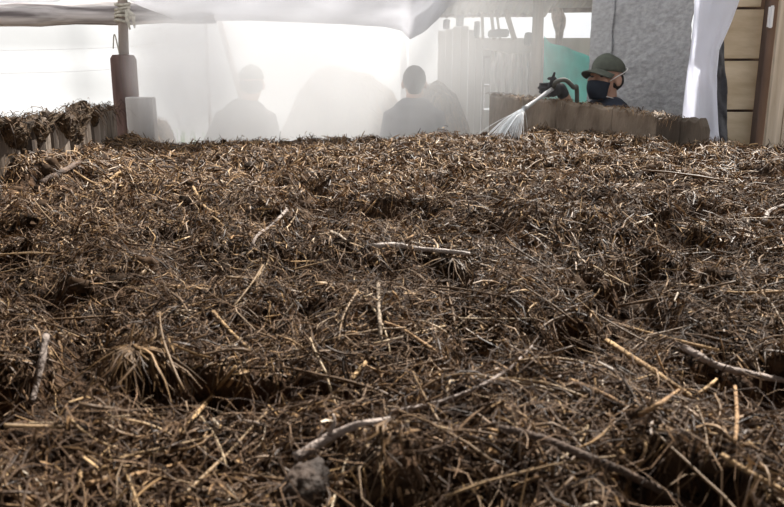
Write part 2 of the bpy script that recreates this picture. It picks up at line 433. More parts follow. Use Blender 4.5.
# ================================================================== LEFT BIN WALL (upright slabs)
prof = [(-900, 130), (-120, 128), (0, 128), (14, 128), (24, 124), (34, 119), (50, 119), (60, 118), (72, 114), (84, 110), (100, 110), (112, 108), (130, 106)]
def ptop(px): return float(np.interp(px, [p[0] for p in prof], [p[1] for p in prof]))
def wall_px(y):
    x = left_wall_x(y) ; p = Vector((x, y, 1.4)) - Vector((0, 0, CAMZ))
    return W / 2 + F * p.x / p.dot(FWD)
lw = empty('bin_wall', (left_wall_x(2.0), 2.0, 0))
ys = 0.25; k = 0; crest = []
rw = random.Random(5)
while ys < 3.72:
    wd = rw.uniform(0.075, 0.13) if ys > 1.6 else 0.14
    yc = ys + wd / 2; x = left_wall_x(yc) - 0.03 - rw.uniform(0, 0.02)
    px = wall_px(yc); zt = P3(px, ptop(px), yc).z + rw.uniform(-0.02, 0.02) if yc > 1.9 else 1.43 + rw.uniform(-0.015, 0.015)
    ang = math.atan(0.20 / 1.4); th = rw.uniform(0.025, 0.045)
    mb = MB(); n = 5
    prof_z = [0, 0.5, 1.0, 1.2, zt - 0.04, zt]
    vsx = []
    for z in prof_z:
        for j in range(7):
            a = math.pi * j / 6
            vsx.append(Vector((math.sin(a) * th * (1 + rw.uniform(-.12, .12)), -math.cos(a) * wd * 0.52, z + (rw.uniform(-0.018, 0.012) if z == zt else 0))))
    R = Matrix.Rotation(ang, 4, 'Z')
    vsx = [R @ v + Vector((x, yc, 0)) for v in vsx]
    fs = [(i * 7 + j, i * 7 + j + 1, (i + 1) * 7 + j + 1, (i + 1) * 7 + j) for i in range(5) for j in range(6)]
    fs += [(i * 7 + 6, i * 7, (i + 1) * 7, (i + 1) * 7 + 6) for i in range(5)] + [tuple(range(35, 42))]
    mb.add(vsx, fs).build('slab', ['bark', 'greyplank', 'bark', 'bark', 'greyplank'][k % 5] if yc < 3.3 else 'greyplank', lw)
    crest.append((x, yc, zt)); ys += wd * 1.02; k += 1
tag(lw, 'left bin wall of upright bark slabs with compost hanging over its top', 'bin wall')

# ================================================================== RIGHT BIN WALL (thick boards)
rwall = empty('bin_wall', ((RW0.x + RW1.x) / 2, (RW0.y + RW1.y) / 2, 0))
def rw_point(px):
    for i in range(2001):
        t = -0.05 + 1.2 * i / 2000; p = RW0.lerp(RW1, t); q = Vector((p.x, p.y, 1.4 - CAMZ))
        if W / 2 + F * q.x / q.dot(FWD) <= px: return p
    return RW1
tops = [(702, 119.5), (681, 118), (657, 115), (612, 107), (556, 101), (520, 97), (489, 94.5)]
dirw = (RW1 - RW0).normalized(); nrm = Vector((dirw.y, -dirw.x, 0))
rcrest = []
for i, ((pa, ya), (pb, yb)) in enumerate(zip(tops, tops[1:])):
    A = rw_point(pa); B = rw_point(pb); za = P3(pa, ya, A.y).z; zb = P3(pb, yb, B.y).z
    if i == 1: zb = za
    th = 0.055 + 0.012 * ((i * 7) % 3) / 2; a0 = A + dirw * 0.001; b0 = B - dirw * 0.001
    n = 6; mb = MB(); vv = []
    for j in range(n + 1):
        p = a0.lerp(b0, j / n); z = za + (zb - za) * j / n + 0.007 * math.sin(j * 2.1 + i * 3)
        if i == 0 and j == 0: z -= 0.03
        for q, zz in ((0, 0.0), (0, z - 0.012), (0.012, z), (th - 0.012, z), (th, z - 0.015), (th, 0.0)):
            vv.append(Vector((p.x, p.y, zz)) + nrm * q)
        rcrest.append((p.x + nrm.x * th / 2, p.y + nrm.y * th / 2, z))
    fs = [(j * 6 + q, j * 6 + (q + 1) % 6, (j + 1) * 6 + (q + 1) % 6, (j + 1) * 6 + q) for j in range(n) for q in range(6)]
    fs += [tuple(range(6)), tuple(range(n * 6, n * 6 + 6))]
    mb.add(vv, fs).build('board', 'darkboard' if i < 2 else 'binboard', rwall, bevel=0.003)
tag(rwall, 'thick weathered board bin wall in front of the masked worker', 'bin wall')

# ================================================================== COMPOST HEAP
heap = empty('compost_heap', (0.2, 2.0, 0))
NR, NC = 420, 460
s = np.linspace(0, 1, NR); t = np.linspace(-1, 1, NC)
y0 = 0.16; yn = y0 * (3.85 / y0) ** s
X = np.zeros((NR, NC)); Y = np.zeros((NR, NC))
for i in range(NR):
    xl = left_wall_x(yn[i]) + 0.0; xr = 2.25; half = (xr - xl) / 2
    w = min(1.0, max(0.16, 0.75 * yn[i] / half + 0.1)); tc = -(xl + xr) / 2 / half
    q = w * t + (1 - w) * t ** 3
    xx = (xl + xr) / 2 * (1 - w * 0) * 1.0 + half * q
    sh = (xl + xr) / 2                                    # keep the fine middle columns near x = 0
    xx = xx - sh * (1 - np.abs(q)) * (1 - w)
    X[i] = xx; Y[i] = yn[i]
fe = far_edge(X); Y = y0 + (Y - y0) * (fe - y0) / (3.85 - y0)
Z = heap_z(X, Y)
Z = Z * sstep(2.26, 2.10, X) * sstep(0.14, 0.19, Y) + 0
# skirts down to the floor on the far side
Xs = np.vstack([X, X[-1], X[-1]]); Ys = np.vstack([Y, Y[-1] + 0.06, Y[-1] + 0.14]); Zs = np.vstack([Z, Z[-1] * 0.6, Z[-1] * 0])
nr = NR + 2
idx = np.arange(nr * NC).reshape(nr, NC)
Fq = np.stack([idx[:-1, :-1], idx[:-1, 1:], idx[1:, 1:], idx[1:, :-1]], -1).reshape(-1, 4)
o = np_obj('compost_bed', np.stack([Xs, Ys, Zs], -1).reshape(-1, 3), Fq, 'soil', heap, smooth=True)
tag(heap, 'large dark compost heap of straw and manure filling the foreground bin', 'compost heap')

def scatter(n, ya, yb, pad=0.3, power=1.0, clump=0.0, outside=False):
    """points on the heap in view (and a little beyond), denser near the camera"""
    out = np.zeros((0, 2))
    while len(out) < n:
        m = n * 2
        u = rng.random(m)
        e = 2.0 - power
        y = (ya ** e + u * (yb ** e - ya ** e)) ** (1 / e) if abs(e) > 1e-3 else ya * (yb / ya) ** u
        hw = 0.56 * y + pad
        x = (rng.random(m) * 2 - 1) * hw
        ok = (x > left_wall_x(y) + 0.005) & (x < 2.15) & (y < far_edge(x) - 0.01)
        if outside: ok &= np.abs(x) > 0.56 * y + 0.26
        if clump: ok &= rng.random(m) > clump * holes(x, y)
        out = np.vstack([out, np.stack([x[ok], y[ok]], 1)])
    return out[:n]

def litter(n, ya, yb, L, Wd, k, tube, lift=0.006, bend=0.18, pitch=0.02, power=0.6, pad=0.3, wob=0.0, clump=0.82, outside=False):
    p = scatter(n, ya, yb, pad, power, clump, outside)
    # clumped direction so neighbouring stems lie roughly together
    th = vnoise(p[:, 0] * 5, p[:, 1] * 5, 15) * 2.6 + rng.normal(size=n) * 0.9
    Ln = rng.uniform(L[0], L[1], n) * rng.uniform(0.6, 1.0, n); wd = rng.uniform(Wd[0], Wd[1], n)
    dx = np.cos(th) * Ln / 2; dy = np.sin(th) * Ln / 2
    dist = p[:, 1]
    za = heap_z(p[:, 0] - dx, p[:, 1] - dy); zb = heap_z(p[:, 0] + dx, p[:, 1] + dy); zc = heap_z(p[:, 0], p[:, 1])
    za += lift * (rng.random(n) * 2.2 - 0.4) + rng.normal(size=n) * pitch; zb += lift * (rng.random(n) * 2.2 - 0.4) + rng.normal(size=n) * pitch
    zm = np.maximum((za + zb) / 2, zc + 0.001)
    side = rng.normal(size=n) * bend * Ln; arch = (rng.random(n) - 0.25) * bend * Ln
    tt = np.linspace(-1, 1, k)
    P = np.zeros((n, k, 3))
    nx, ny = -np.sin(th), np.cos(th)
    for j, q in enumerate(tt):
        b = 1 - q * q
        P[:, j, 0] = p[:, 0] + dx * q + nx * side * b + wob * Ln * rng.normal(size=n)
        P[:, j, 1] = p[:, 1] + dy * q + ny * side * b + wob * Ln * rng.normal(size=n)
        P[:, j, 2] = za * (1 - q) / 2 + zb * (1 + q) / 2 + (zm - (za + zb) / 2 + arch) * b + wob * Ln * 0.5 * rng.normal(size=n)
    # keep clear of the bin walls
    P[:, :, 0] = np.maximum(P[:, :, 0], left_wall_x(P[:, :, 1]) + 0.004)
    return strands(P, wd, tube=tube)

def put(name, VF, m, smooth=False):
    o = np_obj(name, VF[0], VF[1], m, heap, smooth); tag(o, kind='stuff'); return o
put('straw_litter', litter(17000, 0.30, 1.45, (0.012, 0.06), (0.0008, 0.0028), 4, True, lift=0.009, pitch=0.009), 'shadedstraw', True)
put('fibre_litter', litter(30000, 0.30, 1.7, (0.02, 0.085), (0.0006, 0.0013), 5, False, lift=0.012, bend=0.4, pitch=0.014, wob=0.035, clump=0.5), 'fibre')
put('straw_litter', litter(36000, 1.2, 2.5, (0.014, 0.065), (0.0016, 0.0046), 3, False, lift=0.010, pitch=0.010, wob=0.02), 'straw')
put('straw_litter', litter(40000, 2.3, 3.95, (0.018, 0.08), (0.0022, 0.006), 3, False, lift=0.010, pitch=0.012, power=0.3, wob=0.02), 'straw')

put('straw_litter', litter(26000, 0.22, 3.3, (0.02, 0.08), (0.0016, 0.0046), 3, False, lift=0.012, pitch=0.012, power=0.6, pad=2.4, wob=0.02, clump=0.5, outside=True), 'straw')
# short chaff and crumbs
put('chaff', litter(22000, 0.30, 2.2, (0.005, 0.018), (0.0015, 0.0045), 3, False, lift=0.008, pitch=0.004, power=0.9), 'straw')
def crumbs(n, ya, yb, ra, rb):
    p = scatter(n, ya, yb, 0.3, 0.9); z = heap_z(p[:, 0], p[:, 1])
    oc = np.array([[1, 0, 0], [-1, 0, 0], [0, 1, 0], [0, -1, 0], [0, 0, 1], [0, 0, -1]], float)
    of = np.array([[0, 2, 4], [2, 1, 4], [1, 3, 4], [3, 0, 4], [2, 0, 5], [1, 2, 5], [3, 1, 5], [0, 3, 5]])
    r = rng.uniform(ra, rb, n) * rng.random(n) ** 0.7
    V = oc[None] * r[:, None, None] * rng.uniform(0.6, 1.3, (n, 6, 1)) + rng.normal(size=(n, 6, 3)) * r[:, None, None] * 0.22
    V = V + np.stack([p[:, 0], p[:, 1], z + r * 0.3], 1)[:, None, :]
    Fq = (of[None] + (np.arange(n) * 6)[:, None, None]).reshape(-1, 3)
    return V.reshape(-1, 3), Fq
put('crumbs', crumbs(24000, 0.3, 3.9, 0.002, 0.010), 'clod')
def clods(n, ya, yb, ra, rb):
    bm = bmesh.new(); bmesh.ops.create_icosphere(bm, subdivisions=2, radius=1.0); bm.verts.ensure_lookup_table()
    oc = np.array([v.co[:] for v in bm.verts]); of = np.array([[v.index for v in f.verts] for f in bm.faces]); bm.free()
    p = scatter(n, ya, yb, 0.3, 0.9); z = heap_z(p[:, 0], p[:, 1]); r = rng.uniform(ra, rb, n)
    off = rng.uniform(0, 50, (n, 1))
    k = 1 + 0.35 * vnoise(oc[None, :, 0] * 1.6 + off, oc[None, :, 1] * 1.6 + oc[None, :, 2] * 1.9, 3) + 0.28 * vnoise(oc[None, :, 0] * 4 + off, oc[None, :, 1] * 4 + oc[None, :, 2] * 5, 4)
    V = oc[None] * k[..., None] * r[:, None, None] * rng.uniform(0.7, 1.2, (n, 1, 3)) + np.stack([p[:, 0], p[:, 1], z + r * 0.15], 1)[:, None, :]
    return V.reshape(-1, 3), (of[None] + (np.arange(n) * len(oc))[:, None, None]).reshape(-1, 3)
put('clods', clods(900, 1.0, 3.9, 0.008, 0.020), 'clod', True)

# stalks one can pick out: parts of the heap, sharing a dozen meshes
stalk_meshes = []
for i in range(12):
    rr = random.Random(100 + i); k = 9
    pts = []; a = rr.uniform(-0.35, 0.35); b = rr.uniform(-0.2, 0.3)
    kink = rr.choice([0, 0, 0.25, -0.3]); kp = rr.uniform(0.35, 0.7)
    for j in range(k):
        q = -0.5 + j / (k - 1)
        pts.append(Vector((q, a * (0.25 - q * q) + kink * max(0, q + 0.5 - kp), b * (0.25 - q * q) + rr.uniform(-.006, .006))))
    rad = [0.020 * (1 - 0.35 * j / (k - 1)) * rr.uniform(0.85, 1.1) for j in range(k)]
    mb = MB().tube(pts, rad, 6, rough=0.08, seed=i)
    me = bpy.data.meshes.new('straw_stalk'); me.from_pydata(mb.v, [], mb.f); me.update(); me.materials.append(M['stalk'])
    me.polygons.foreach_set('use_smooth', [True] * len(me.polygons)); stalk_meshes.append(me)
hl = parent_loc(heap)
pp = np.vstack([scatter(150, 0.36, 0.95, 0.0, 1.1), scatter(90, 0.95, 1.9, 0.0, 0.9), scatter(52, 1.9, 3.6, 0.0, 0.5)])
for i, (x, y) in enumerate(pp):
    near = y < 0.95
    L = random.uniform(0.05, 0.15) * (1.0 if near else 1.25 if y < 1.9 else 1.7); wd = random.uniform(0.0022, 0.0042) * (1.0 if near else 1.25 if y < 1.9 else 1.7)
    a = random.uniform(0, math.tau); dx, dy = math.cos(a) * L / 2, math.sin(a) * L / 2
    A = Vector((x - dx, y - dy, H1(x - dx, y - dy))); B = Vector((x + dx, y + dy, H1(x + dx, y + dy)))
    c = (A + B) / 2; c.z = max(c.z, H1(x, y)) + random.uniform(0.006, 0.016)
    d = (B - A).normalized(); sx = wd / 0.04
    rot = d.to_track_quat('X', 'Z') @ Quaternion((1, 0, 0), random.uniform(-0.6, 0.6))
    o = bpy.data.objects.new('straw_stalk', stalk_meshes[i % 12]); C.objects.link(o); o.parent = heap
    o.location = c - hl; o.rotation_mode = 'QUATERNION'; o.rotation_quaternion = rot; o.scale = (L, sx, sx)

# ------------------------------------------------------------------ sticks with a look of their own
def stick(name, pix, wpx, m, label, cat='stick', lift=0.020, n=7, taper=(1, 0.7), rough=0.12, twigs=()):
    P = []
    for q in pix:
        p = on_heap(q[0], q[1], lift); P.append(p)
    for i, q in enumerate(pix):
        if len(q) > 2: P[i] = P[i] + Vector((0, 0, q[2]))
    d = sum((p - Vector((0, 0, CAMZ))).length for p in P) / len(P)
    r = wpx * d / F / 2
    pts = spline(P, 6); k = len(pts)
    mb = MB().tube(pts, [r * (taper[0] + (taper[1] - taper[0]) * i / (k - 1)) for i in range(k)], n, rough=rough, seed=int(P[0].x * 9173) % 97)
    for (i, vec, rr_) in twigs:
        b = pts[min(i, k - 1)]; e = b + Vector(vec)
        mb.tube([b, b.lerp(e, 0.5) + Vector((0.004, 0, 0.003)), e], [r * rr_, r * rr_ * 0.8, r * rr_ * 0.5], 5)
    o = mb.build(name, m, smooth=True); tag(o, label, cat); return o
stick('stick', [(371, 246), (395, 245), (420, 249), (446, 251), (470, 254)], 6, 'palestick', 'pale bleached stick lying level across the middle of the heap', lift=0.032)
stick('branch', [(296, 470, 0.01), (322, 455, 0.012), (350, 441, 0.012), (368, 434, 0.01), (390, 418)], 11, 'greystick', 'grey bark-covered branch beside the dark bark chunk in the foreground', 'branch', taper=(1.1, 0.3), twigs=((7, (0.006, 0.0, 0.022), 0.45),))
stick('branch', [(500, 428), (540, 445, 0.006), (585, 466, 0.008), (635, 487, 0.008), (700, 512)], 9, 'darkstick', 'long dark straight branch slanting out of the bottom edge', 'branch', taper=(0.8, 1.0))
stick('branch', [(664, 338), (692, 352), (718, 366), (750, 374), (792, 382)], 7, 'greystick', 'knobbly grey branch reaching the right edge above the kinked golden stalk', 'branch', taper=(1.1, 0.7))
stick('straw_stalk', [(607, 341), (640, 362), (668, 381), (699, 402)], 6, 'gold', 'thick golden straw stalk kinked near its lower right end', 'straw', twigs=((17, (0.03, 0.02, 0.012), 0.7),))
stick('straw_stalk', [(619, 325), (650, 333), (684, 342), (718, 350)], 3.5, 'gold', 'thin golden straw lying just above the thick kinked golden stalk', 'straw')
stick('stick', [(47, 342, 0.008), (42, 368, 0.006), (36, 386), (32, 402)], 7, 'greystick', 'short pinkish grey stick standing steeply near the left edge', 'stick')
stick('straw_stalk', [(213, 312), (230, 331), (250, 350)], 4.5, 'gold', 'tan straw slanting down right, right of the straw tussock', 'straw')
stick('straw_stalk', [(180, 433), (206, 403), (236, 366)], 5, 'gold', 'pale straight straw leaning up right below the straw tussock', 'straw')
stick('stick', [(287, 210), (272, 225), (257, 236), (248, 256)], 4, 'greystick', 'crooked grey stick left of the middle of the heap', 'stick', taper=(1, 0.6))
stick('straw_stalk', [(764, 222), (770, 211), (788, 204)], 4.5, 'palestick', 'curved pale stalk at the right edge of the heap', 'straw')
stick('branch', [(392, 412), (440, 402), (480, 386), (510, 368), (532, 346)], 4.5, 'greystick', 'long thin curved grey twig right of the middle foreground', 'twig', taper=(1, 0.6))
stick('straw_stalk', [(378, 282), (379, 310), (381, 345)], 4.5, 'tanstraw', 'flat pale upright straw below the pale bleached stick', 'straw')
stick('straw_stalk', [(570, 380), (605, 395), (636, 412)], 5, 'ochre', 'brown straw stalk left of the kinked golden stalk', 'straw')
stick('straw_stalk', [(636, 470), (646, 448), (640, 436)], 4, 'gold', 'short stiff straw poking up above the long dark branch', 'straw')
stick('straw_stalk', [(722, 455), (752, 474), (790, 494)], 5, 'gold', 'straw slanting down to the lower right corner', 'straw')
stick('straw_stalk', [(640, 415), (662, 402), (680, 389)], 4.5, 'ochre', 'short brown stalk meeting the kinked golden stalk from below', 'straw')
stick('straw_stalk', [(85, 484), (130, 476), (182, 463)], 5, 'ochre', 'long brown straw lying level in the lower left corner', 'straw')
stick('straw_stalk', [(330, 398), (347, 384), (366, 362)], 6, 'gold', 'broad tan straw blade leaning right near the middle foreground', 'straw')
stick('straw_stalk', [(436, 352), (404, 330), (384, 322)], 4, 'ochre', 'reddish straw just right of the flat pale upright straw', 'straw')
stick('straw_stalk', [(120, 172), (98, 184), (72, 170)], 3, 'gold', 'thin tan straw at the foot of the left bin wall', 'straw')
stick('branch', [(40, 184), (58, 174), (80, 162)], 7, 'darkstick', 'dark branch leaning against the foot of the left bin wall', 'branch')
stick('straw_stalk', [(193, 187), (204, 206), (218, 214)], 3.5, 'gold', 'pale straw left of the crooked grey stick', 'straw')
stick('straw_stalk', [(716, 291), (745, 293), (790, 291)], 3, 'gold', 'thin golden straw lying level above the knobbly grey branch', 'straw')
stick('straw_stalk', [(735, 386), (737, 415), (735, 442)], 4, 'ochre', 'thin upright brown stalk near the right edge', 'straw')

# bark chunk
p = on_heap(303, 488, 0.012)
def lump(v):
    return Vector((v.x * (1 + 0.25 * vn(v.z * 300, v.y * 300, 3)), v.y * (1 + 0.3 * vn(v.x * 250, v.z * 250, 4)), v.z * (1 + 0.2 * vn(v.x * 200, v.y * 200, 6))))
o = MB().ball((0, 0, 0), (0.0165, 0.024, 0.014), nu=28, nv=18, f=lump).xform(Matrix.Translation(p) @ Matrix.Rotation(-0.6, 4, 'Z') @ Matrix.Rotation(0.5, 4, 'X')).build('bark_chunk', 'barkchunk', smooth=True)
tag(o, 'dark broken bark chunk at the bottom below the grey branch', 'bark')

# straw tussock: stems hanging from one crown
def tussock(px, py, n, L, label, seed, spread=1.0):
    top = on_heap(px, py, 0.03); rr = np.random.default_rng(seed); k = 6
    P = np.zeros((n, k, 3))
    for i in range(n):
        a = rr.normal() * 0.75 - 1.35; bx = rr.normal() * 0.25; by = rr.normal() * 0.15
        ln = L * rr.uniform(0.5, 1.1)
        for j in range(k):
            q = j / (k - 1)
            x = top.x + (math.cos(a) + bx * q) * ln * q * spread + rr.normal() * 0.003; y = top.y + (math.sin(a) + by * q) * ln * q + rr.normal() * 0.003
            zf = H1(x, y) + 0.008 + rr.random() * 0.006
            P[i, j] = (x, y, max(zf, top.z + 0.006 * math.sin(q * 3) - 0.55 * ln * q * q) if q > 0 else top.z + rr.normal() * 0.004)
    V, Fq = strands(P, rr.uniform(0.0008, 0.0028, n), tube=True)
    t_ = np_obj('straw_tussock', V, Fq, 'tuss', None, True); tag(t_, label, 'straw tuft')
M['tuss'] = straw_mat('tussock', [(0, (0.05, 0.028, 0.014)), (0.5, (0.11, 0.064, 0.03)), (1, (0.24, 0.15, 0.075))])
tussock(133, 348, 60, 0.065, 'tan straw tussock fanning down from one crown at lower left', 3)
tussock(388, 424, 14, 0.035, 'small ragged straw tuft in the middle of the bottom foreground', 5)
tussock(452, 258, 16, 0.08, 'drooping straw tuft under the pale bleached stick', 8)

# compost and straw clinging to the bin walls
def crest_straw(pts, n, L, Wd, spread, drop, m, parent, name, zs=0.012):
    pts = np.array(pts); i = rng.integers(0, len(pts), n); c = pts[i] + rng.normal(size=(n, 3)) * np.array([spread, 0.05, zs])
    a = rng.uniform(0, math.tau, n); ln = rng.uniform(*L, n); k = 4; P = np.zeros((n, k, 3))
    for j in range(k):
        q = j / (k - 1) - 0.3
        P[:, j, 0] = c[:, 0] + np.cos(a) * ln * q; P[:, j, 1] = c[:, 1] + np.sin(a) * ln * q; P[:, j, 2] = c[:, 2] + 0.004 - drop * ln * q * q * 2 * rng.uniform(0.2, 1, n)
    V, Fq = strands(P, rng.uniform(*Wd, n)); o = np_obj(name, V, Fq, m, parent); tag(o, kind='stuff')
cl = np.array([c for c in crest if c[1] > 0.9])
crest_straw(cl, 1700, (0.015, 0.08), (0.0015, 0.004), 0.03, 1.5, 'fibre', lw, 'straw_litter')
crest_straw(rcrest[10:], 900, (0.015, 0.05), (0.0015, 0.0035), 0.02, 1.2, 'straw', rwall, 'straw_litter', 0.004)
# compost hanging over the left wall
mb = MB(); rr = random.Random(9); ck = [c for c in crest if 1.2 < c[1] < 3.38]
ny, nc = 150, 22; vv = []
for a in range(ny + 1):
    y = ck[0][1] + (ck[-1][1] - ck[0][1]) * a / ny
    z = float(np.interp(y, [c[1] for c in ck], [c[2] for c in ck])); x = left_wall_x(y) - 0.035
    reach = 0.02 + 0.035 * (vn(y * 5, 1.0, 77) + 0.6) + 0.05 * vn(y * 17, 2.0, 78)
    for b in range(nc + 1):
        q = b / nc; t_ = (q - 0.35) * 2
        if q < 0.35: px_, pz_ = -0.05 + 0.09 * q / 0.35 - 0.01, z + 0.012 * math.sin(q / 0.35 * 3.14) - 0.035 * (1 - q / 0.35)
        else: px_, pz_ = 0.03 + 0.018 * math.sin((q - 0.35) / 0.65 * 3.14), z - max(0.02, reach) * (q - 0.35) / 0.65
        w_ = 0.016 * vn(y * 28, q * 9, 79) + 0.010 * vn(y * 70, q * 22, 80)
        vv.append(Vector((x + px_ + w_ * min(1, q * 3), y + 0.006 * vn(y * 60, q * 30, 82), pz_ + w_ * (1 if q < 0.5 else 0.6))))
mb.add(vv, [(a * (nc + 1) + b, a * (nc + 1) + b + 1, (a + 1) * (nc + 1) + b + 1, (a + 1) * (nc + 1) + b) for a in range(ny) for b in range(nc)])
o = mb.build('compost_crust', 'crust', lw); tag(o, kind='stuff')

# ================================================================== RIGHT SIDE: TARPS, SHEET, DOOR
def tarp_p(u, v):
    px = 597 + 103 * u; d = 4.75 - 0.95 * u
    top = P3(px, -70, d); bot = Vector((top.x, top.y, 0.05)); p = top.lerp(bot, v)
    wz = p.z
    p.y += 0.02 * vn(u * 5, wz * 1.2, 41) + 0.012 * (1 - 2 * abs(vn(u * 5 + wz * 3, wz * 13 - u * 4, 42))) + 0.007 * (1 - 2 * abs(vn(u * 11, wz * 34 + u * 5, 43))) + 0.004 * vn(u * 22, wz * 50, 44)
    if abs(u - 0.21) < 0.012: p.y -= 0.025
    return p
o = sheet('tarpaulin', tarp_p, 90, 150, 'tarp'); tag(o, 'crinkled dark grey tarpaulin hanging behind the masked worker', 'tarpaulin')

def white_p(u, v):
    py = -66 + 250 * v
    l = np.interp(py, [-60, 0, 60, 110, 140], [699, 696, 690, 685, 683]); r = np.interp(py, [-60, 0, 25, 50, 75, 140], [750, 736, 727, 716, 714, 719])
    px = l + (r - l) * u; p = P3(px, py, 3.42)
    p.y += 0.03 * math.sin(u * 5 + 0.6 * py / 60) + 0.012 * vn(u * 6, py / 25, 51); return p
o = sheet('plastic_curtain', white_p, 40, 60, 'curtain'); tag(o, 'narrow white plastic curtain hanging between tarpaulin and wooden door', 'curtain')
def strip_p(u, v):
    py = -66 + 250 * v
    l = 708; r = np.interp(py, [-60, 0, 60, 140], [723, 722, 725, 728]); px = l + (r - l) * u
    p = P3(px, py, 3.5); p.y += 0.012 * vn(u * 5, py / 9, 52) + 0.01 * vn(u * 3, py / 30, 53); return p
o = sheet('tarpaulin', strip_p, 14, 60, 'tarpdark'); tag(o, 'narrow strip of black tarpaulin between white curtain and wooden door', 'tarpaulin')

hpts = [P3(590, -66, 4.80), P3(698, -66, 3.80), P3(700, -66, 3.46), P3(760, -66, 3.46)]
o = MB().tube([hpts[0], hpts[1], hpts[2]], 0.03, 8).build('header_pole', 'pole', smooth=True); tag(o, 'pole that the grey tarpaulin hangs from', 'pole')
o = MB().tube([hpts[2] - Vector((0.03, 0, 0)), hpts[3]], 0.03, 8).build('header_pole', 'pole', smooth=True); tag(o, 'pole that the white plastic curtain hangs from', 'pole')
DD = 3.62
door = empty('plank_door', (P3(742, 100, DD).x, DD, 0))
rows = [(-75, 7), (9.5, 58.5), (61, 109.5), (112, 160)]
for (a, b) in rows:
    tl, br = P3(718, a, DD), P3(760, b, DD)
    MB().box(((tl.x + br.x) / 2, DD + 0.012 * random.random(), (tl.z + br.z) / 2), (br.x - tl.x, 0.024, tl.z - br.z)).build('panel', 'doorwood', door, bevel=0.002)
zt = P3(740, -75, DD).z; zb = P3(740, 160, DD).z
tl, br = P3(718, 160, DD), P3(760, 160, DD)
MB().box(((tl.x + br.x) / 2, DD + 0.03, zb / 2 - 0.003), (br.x - tl.x, 0.024, zb)).build('panel', 'doorwood', door)
MB().box(((tl.x + br.x) / 2, DD + 0.04, zt / 2), (br.x - tl.x, 0.012, zt)).build('backing', 'darkwood', door)
jp0 = P3(766.5, 0, DD - 0.06); jp1 = P3(761, 140, DD - 0.06)
jx = P3(765.5, 70, DD - 0.06).x
st_ = MB().box((jx, DD - 0.05, zt / 2), (0.044, 0.05, zt)).build('stile', 'darkwood', door, bevel=0.003)
hp = P3(770.5, 17, DD - 0.09)
hg = MB().box((hp.x, hp.y, hp.z), (0.022, 0.012, 0.09)).box((hp.x, hp.y - 0.008, hp.z), (0.008, 0.014, 0.10)).build('hinge', 'wire', st_)
tag(door, 'pale wooden panel door with a dark upright stile, right side', 'door')
o_b = empty('board_panel', (P3(790, 80, 3.5).x, 3.5, 0))
xa = P3(770.5, 70, 3.52).x
for i in range(4):
    w_ = [0.075, 0.15, 0.14, 0.15][i]
    MB().box((xa + w_ / 2, 3.51 + 0.004 * (i % 2), 1.25), (w_ - 0.005, 0.025, 2.5)).build('board', 'boardwood', o_b, bevel=0.002); xa += w_
tag(o_b, 'upright pale brown boards at the right edge beside the door', 'board wall')

# ================================================================== FAR SHED ON THE RIGHT
DB = 6.4
part = empty('plank_partition', (P3(460, 100, DB).x, DB, 0))
pxs = [438, 446, 453, 461, 469, 476, 483]
for i, (a, b) in enumerate(zip(pxs, pxs[1:])):
    y_t = [31, 29, 27, 26, 30, 37][i]
    A = P3(a, y_t, DB); B = P3(b, y_t, DB)
    MB().box(((A.x + B.x) / 2, DB + 0.012 * (i % 2), A.z / 2), (B.x - A.x - 0.003, 0.025, A.z)).build('plank', 'cream', part, bevel=0.003)
tag(part, 'tall pale grey upright planks at the steamy end of the far shed', 'plank wall')

pan = empty('framed_panel', (P3(510, 100, DB).x, DB, 0))
zt = P3(510, 38, DB).z
for a, b, c, d in ((483, 546, 38, 56), (485, 498, 58, 84), (485, 546, 87, 108), (499, 546, 58, 86)):
    A, B = P3(a, c, DB), P3(b, d, DB)
    MB().box(((A.x + B.x) / 2, DB + 0.02, (A.z + B.z) / 2), (B.x - A.x, 0.02, A.z - B.z)).build('panel', 'cream', pan)
A, B = P3(483, 110, DB), P3(546, 110, DB)
MB().box(((A.x + B.x) / 2, DB + 0.02, A.z / 2), (B.x - A.x, 0.02, A.z)).build('panel', 'cream', pan)
for px in (484, 498.5):
    A = P3(px, 57, DB - 0.02)
    MB().box((A.x, DB, A.z / 2), (0.018, 0.03, A.z)).build('stile', 'greyplank', pan)
for py in (57, 86):
    A, B = P3(483, py, DB), P3(546, py, DB)
    MB().box(((A.x + B.x) / 2, DB + 0.002, A.z), (B.x - A.x, 0.028, 0.018)).build('rail', 'greyplank', pan)
tag(pan, 'grey framed wall panel behind the hanging woven sacking', 'wall panel')

def sack_p(u, v):
    px = 490 + 56 * u
    top = np.interp(u, [0, 0.25, 0.5, 0.8, 1.0], [50, 53.5, 54, 52, 47]); bot = 96 - 2 * math.sin(u * 9)
    p = P3(px, top + (bot - top) * v, DB - 0.12); p.y += 0.06 * math.sin(u * 46 + 2 * vn(u * 5, v * 2, 61)) * (0.3 + 0.7 * v); return p
o = sheet('sacking', sack_p, 90, 16, 'weave'); tag(o, 'pale woven sacking hung in folds left of the teal tarp', 'sacking')
A = P3(486, 49, DB - 0.12); B = P3(548, 46, DB - 0.12)
o = MB().tube(spline([A, P3(518, 54, DB - 0.12), B], 8), 0.005, 5).build('rope', 'rope'); tag(o, 'thin rope that the woven sacking hangs from', 'rope')

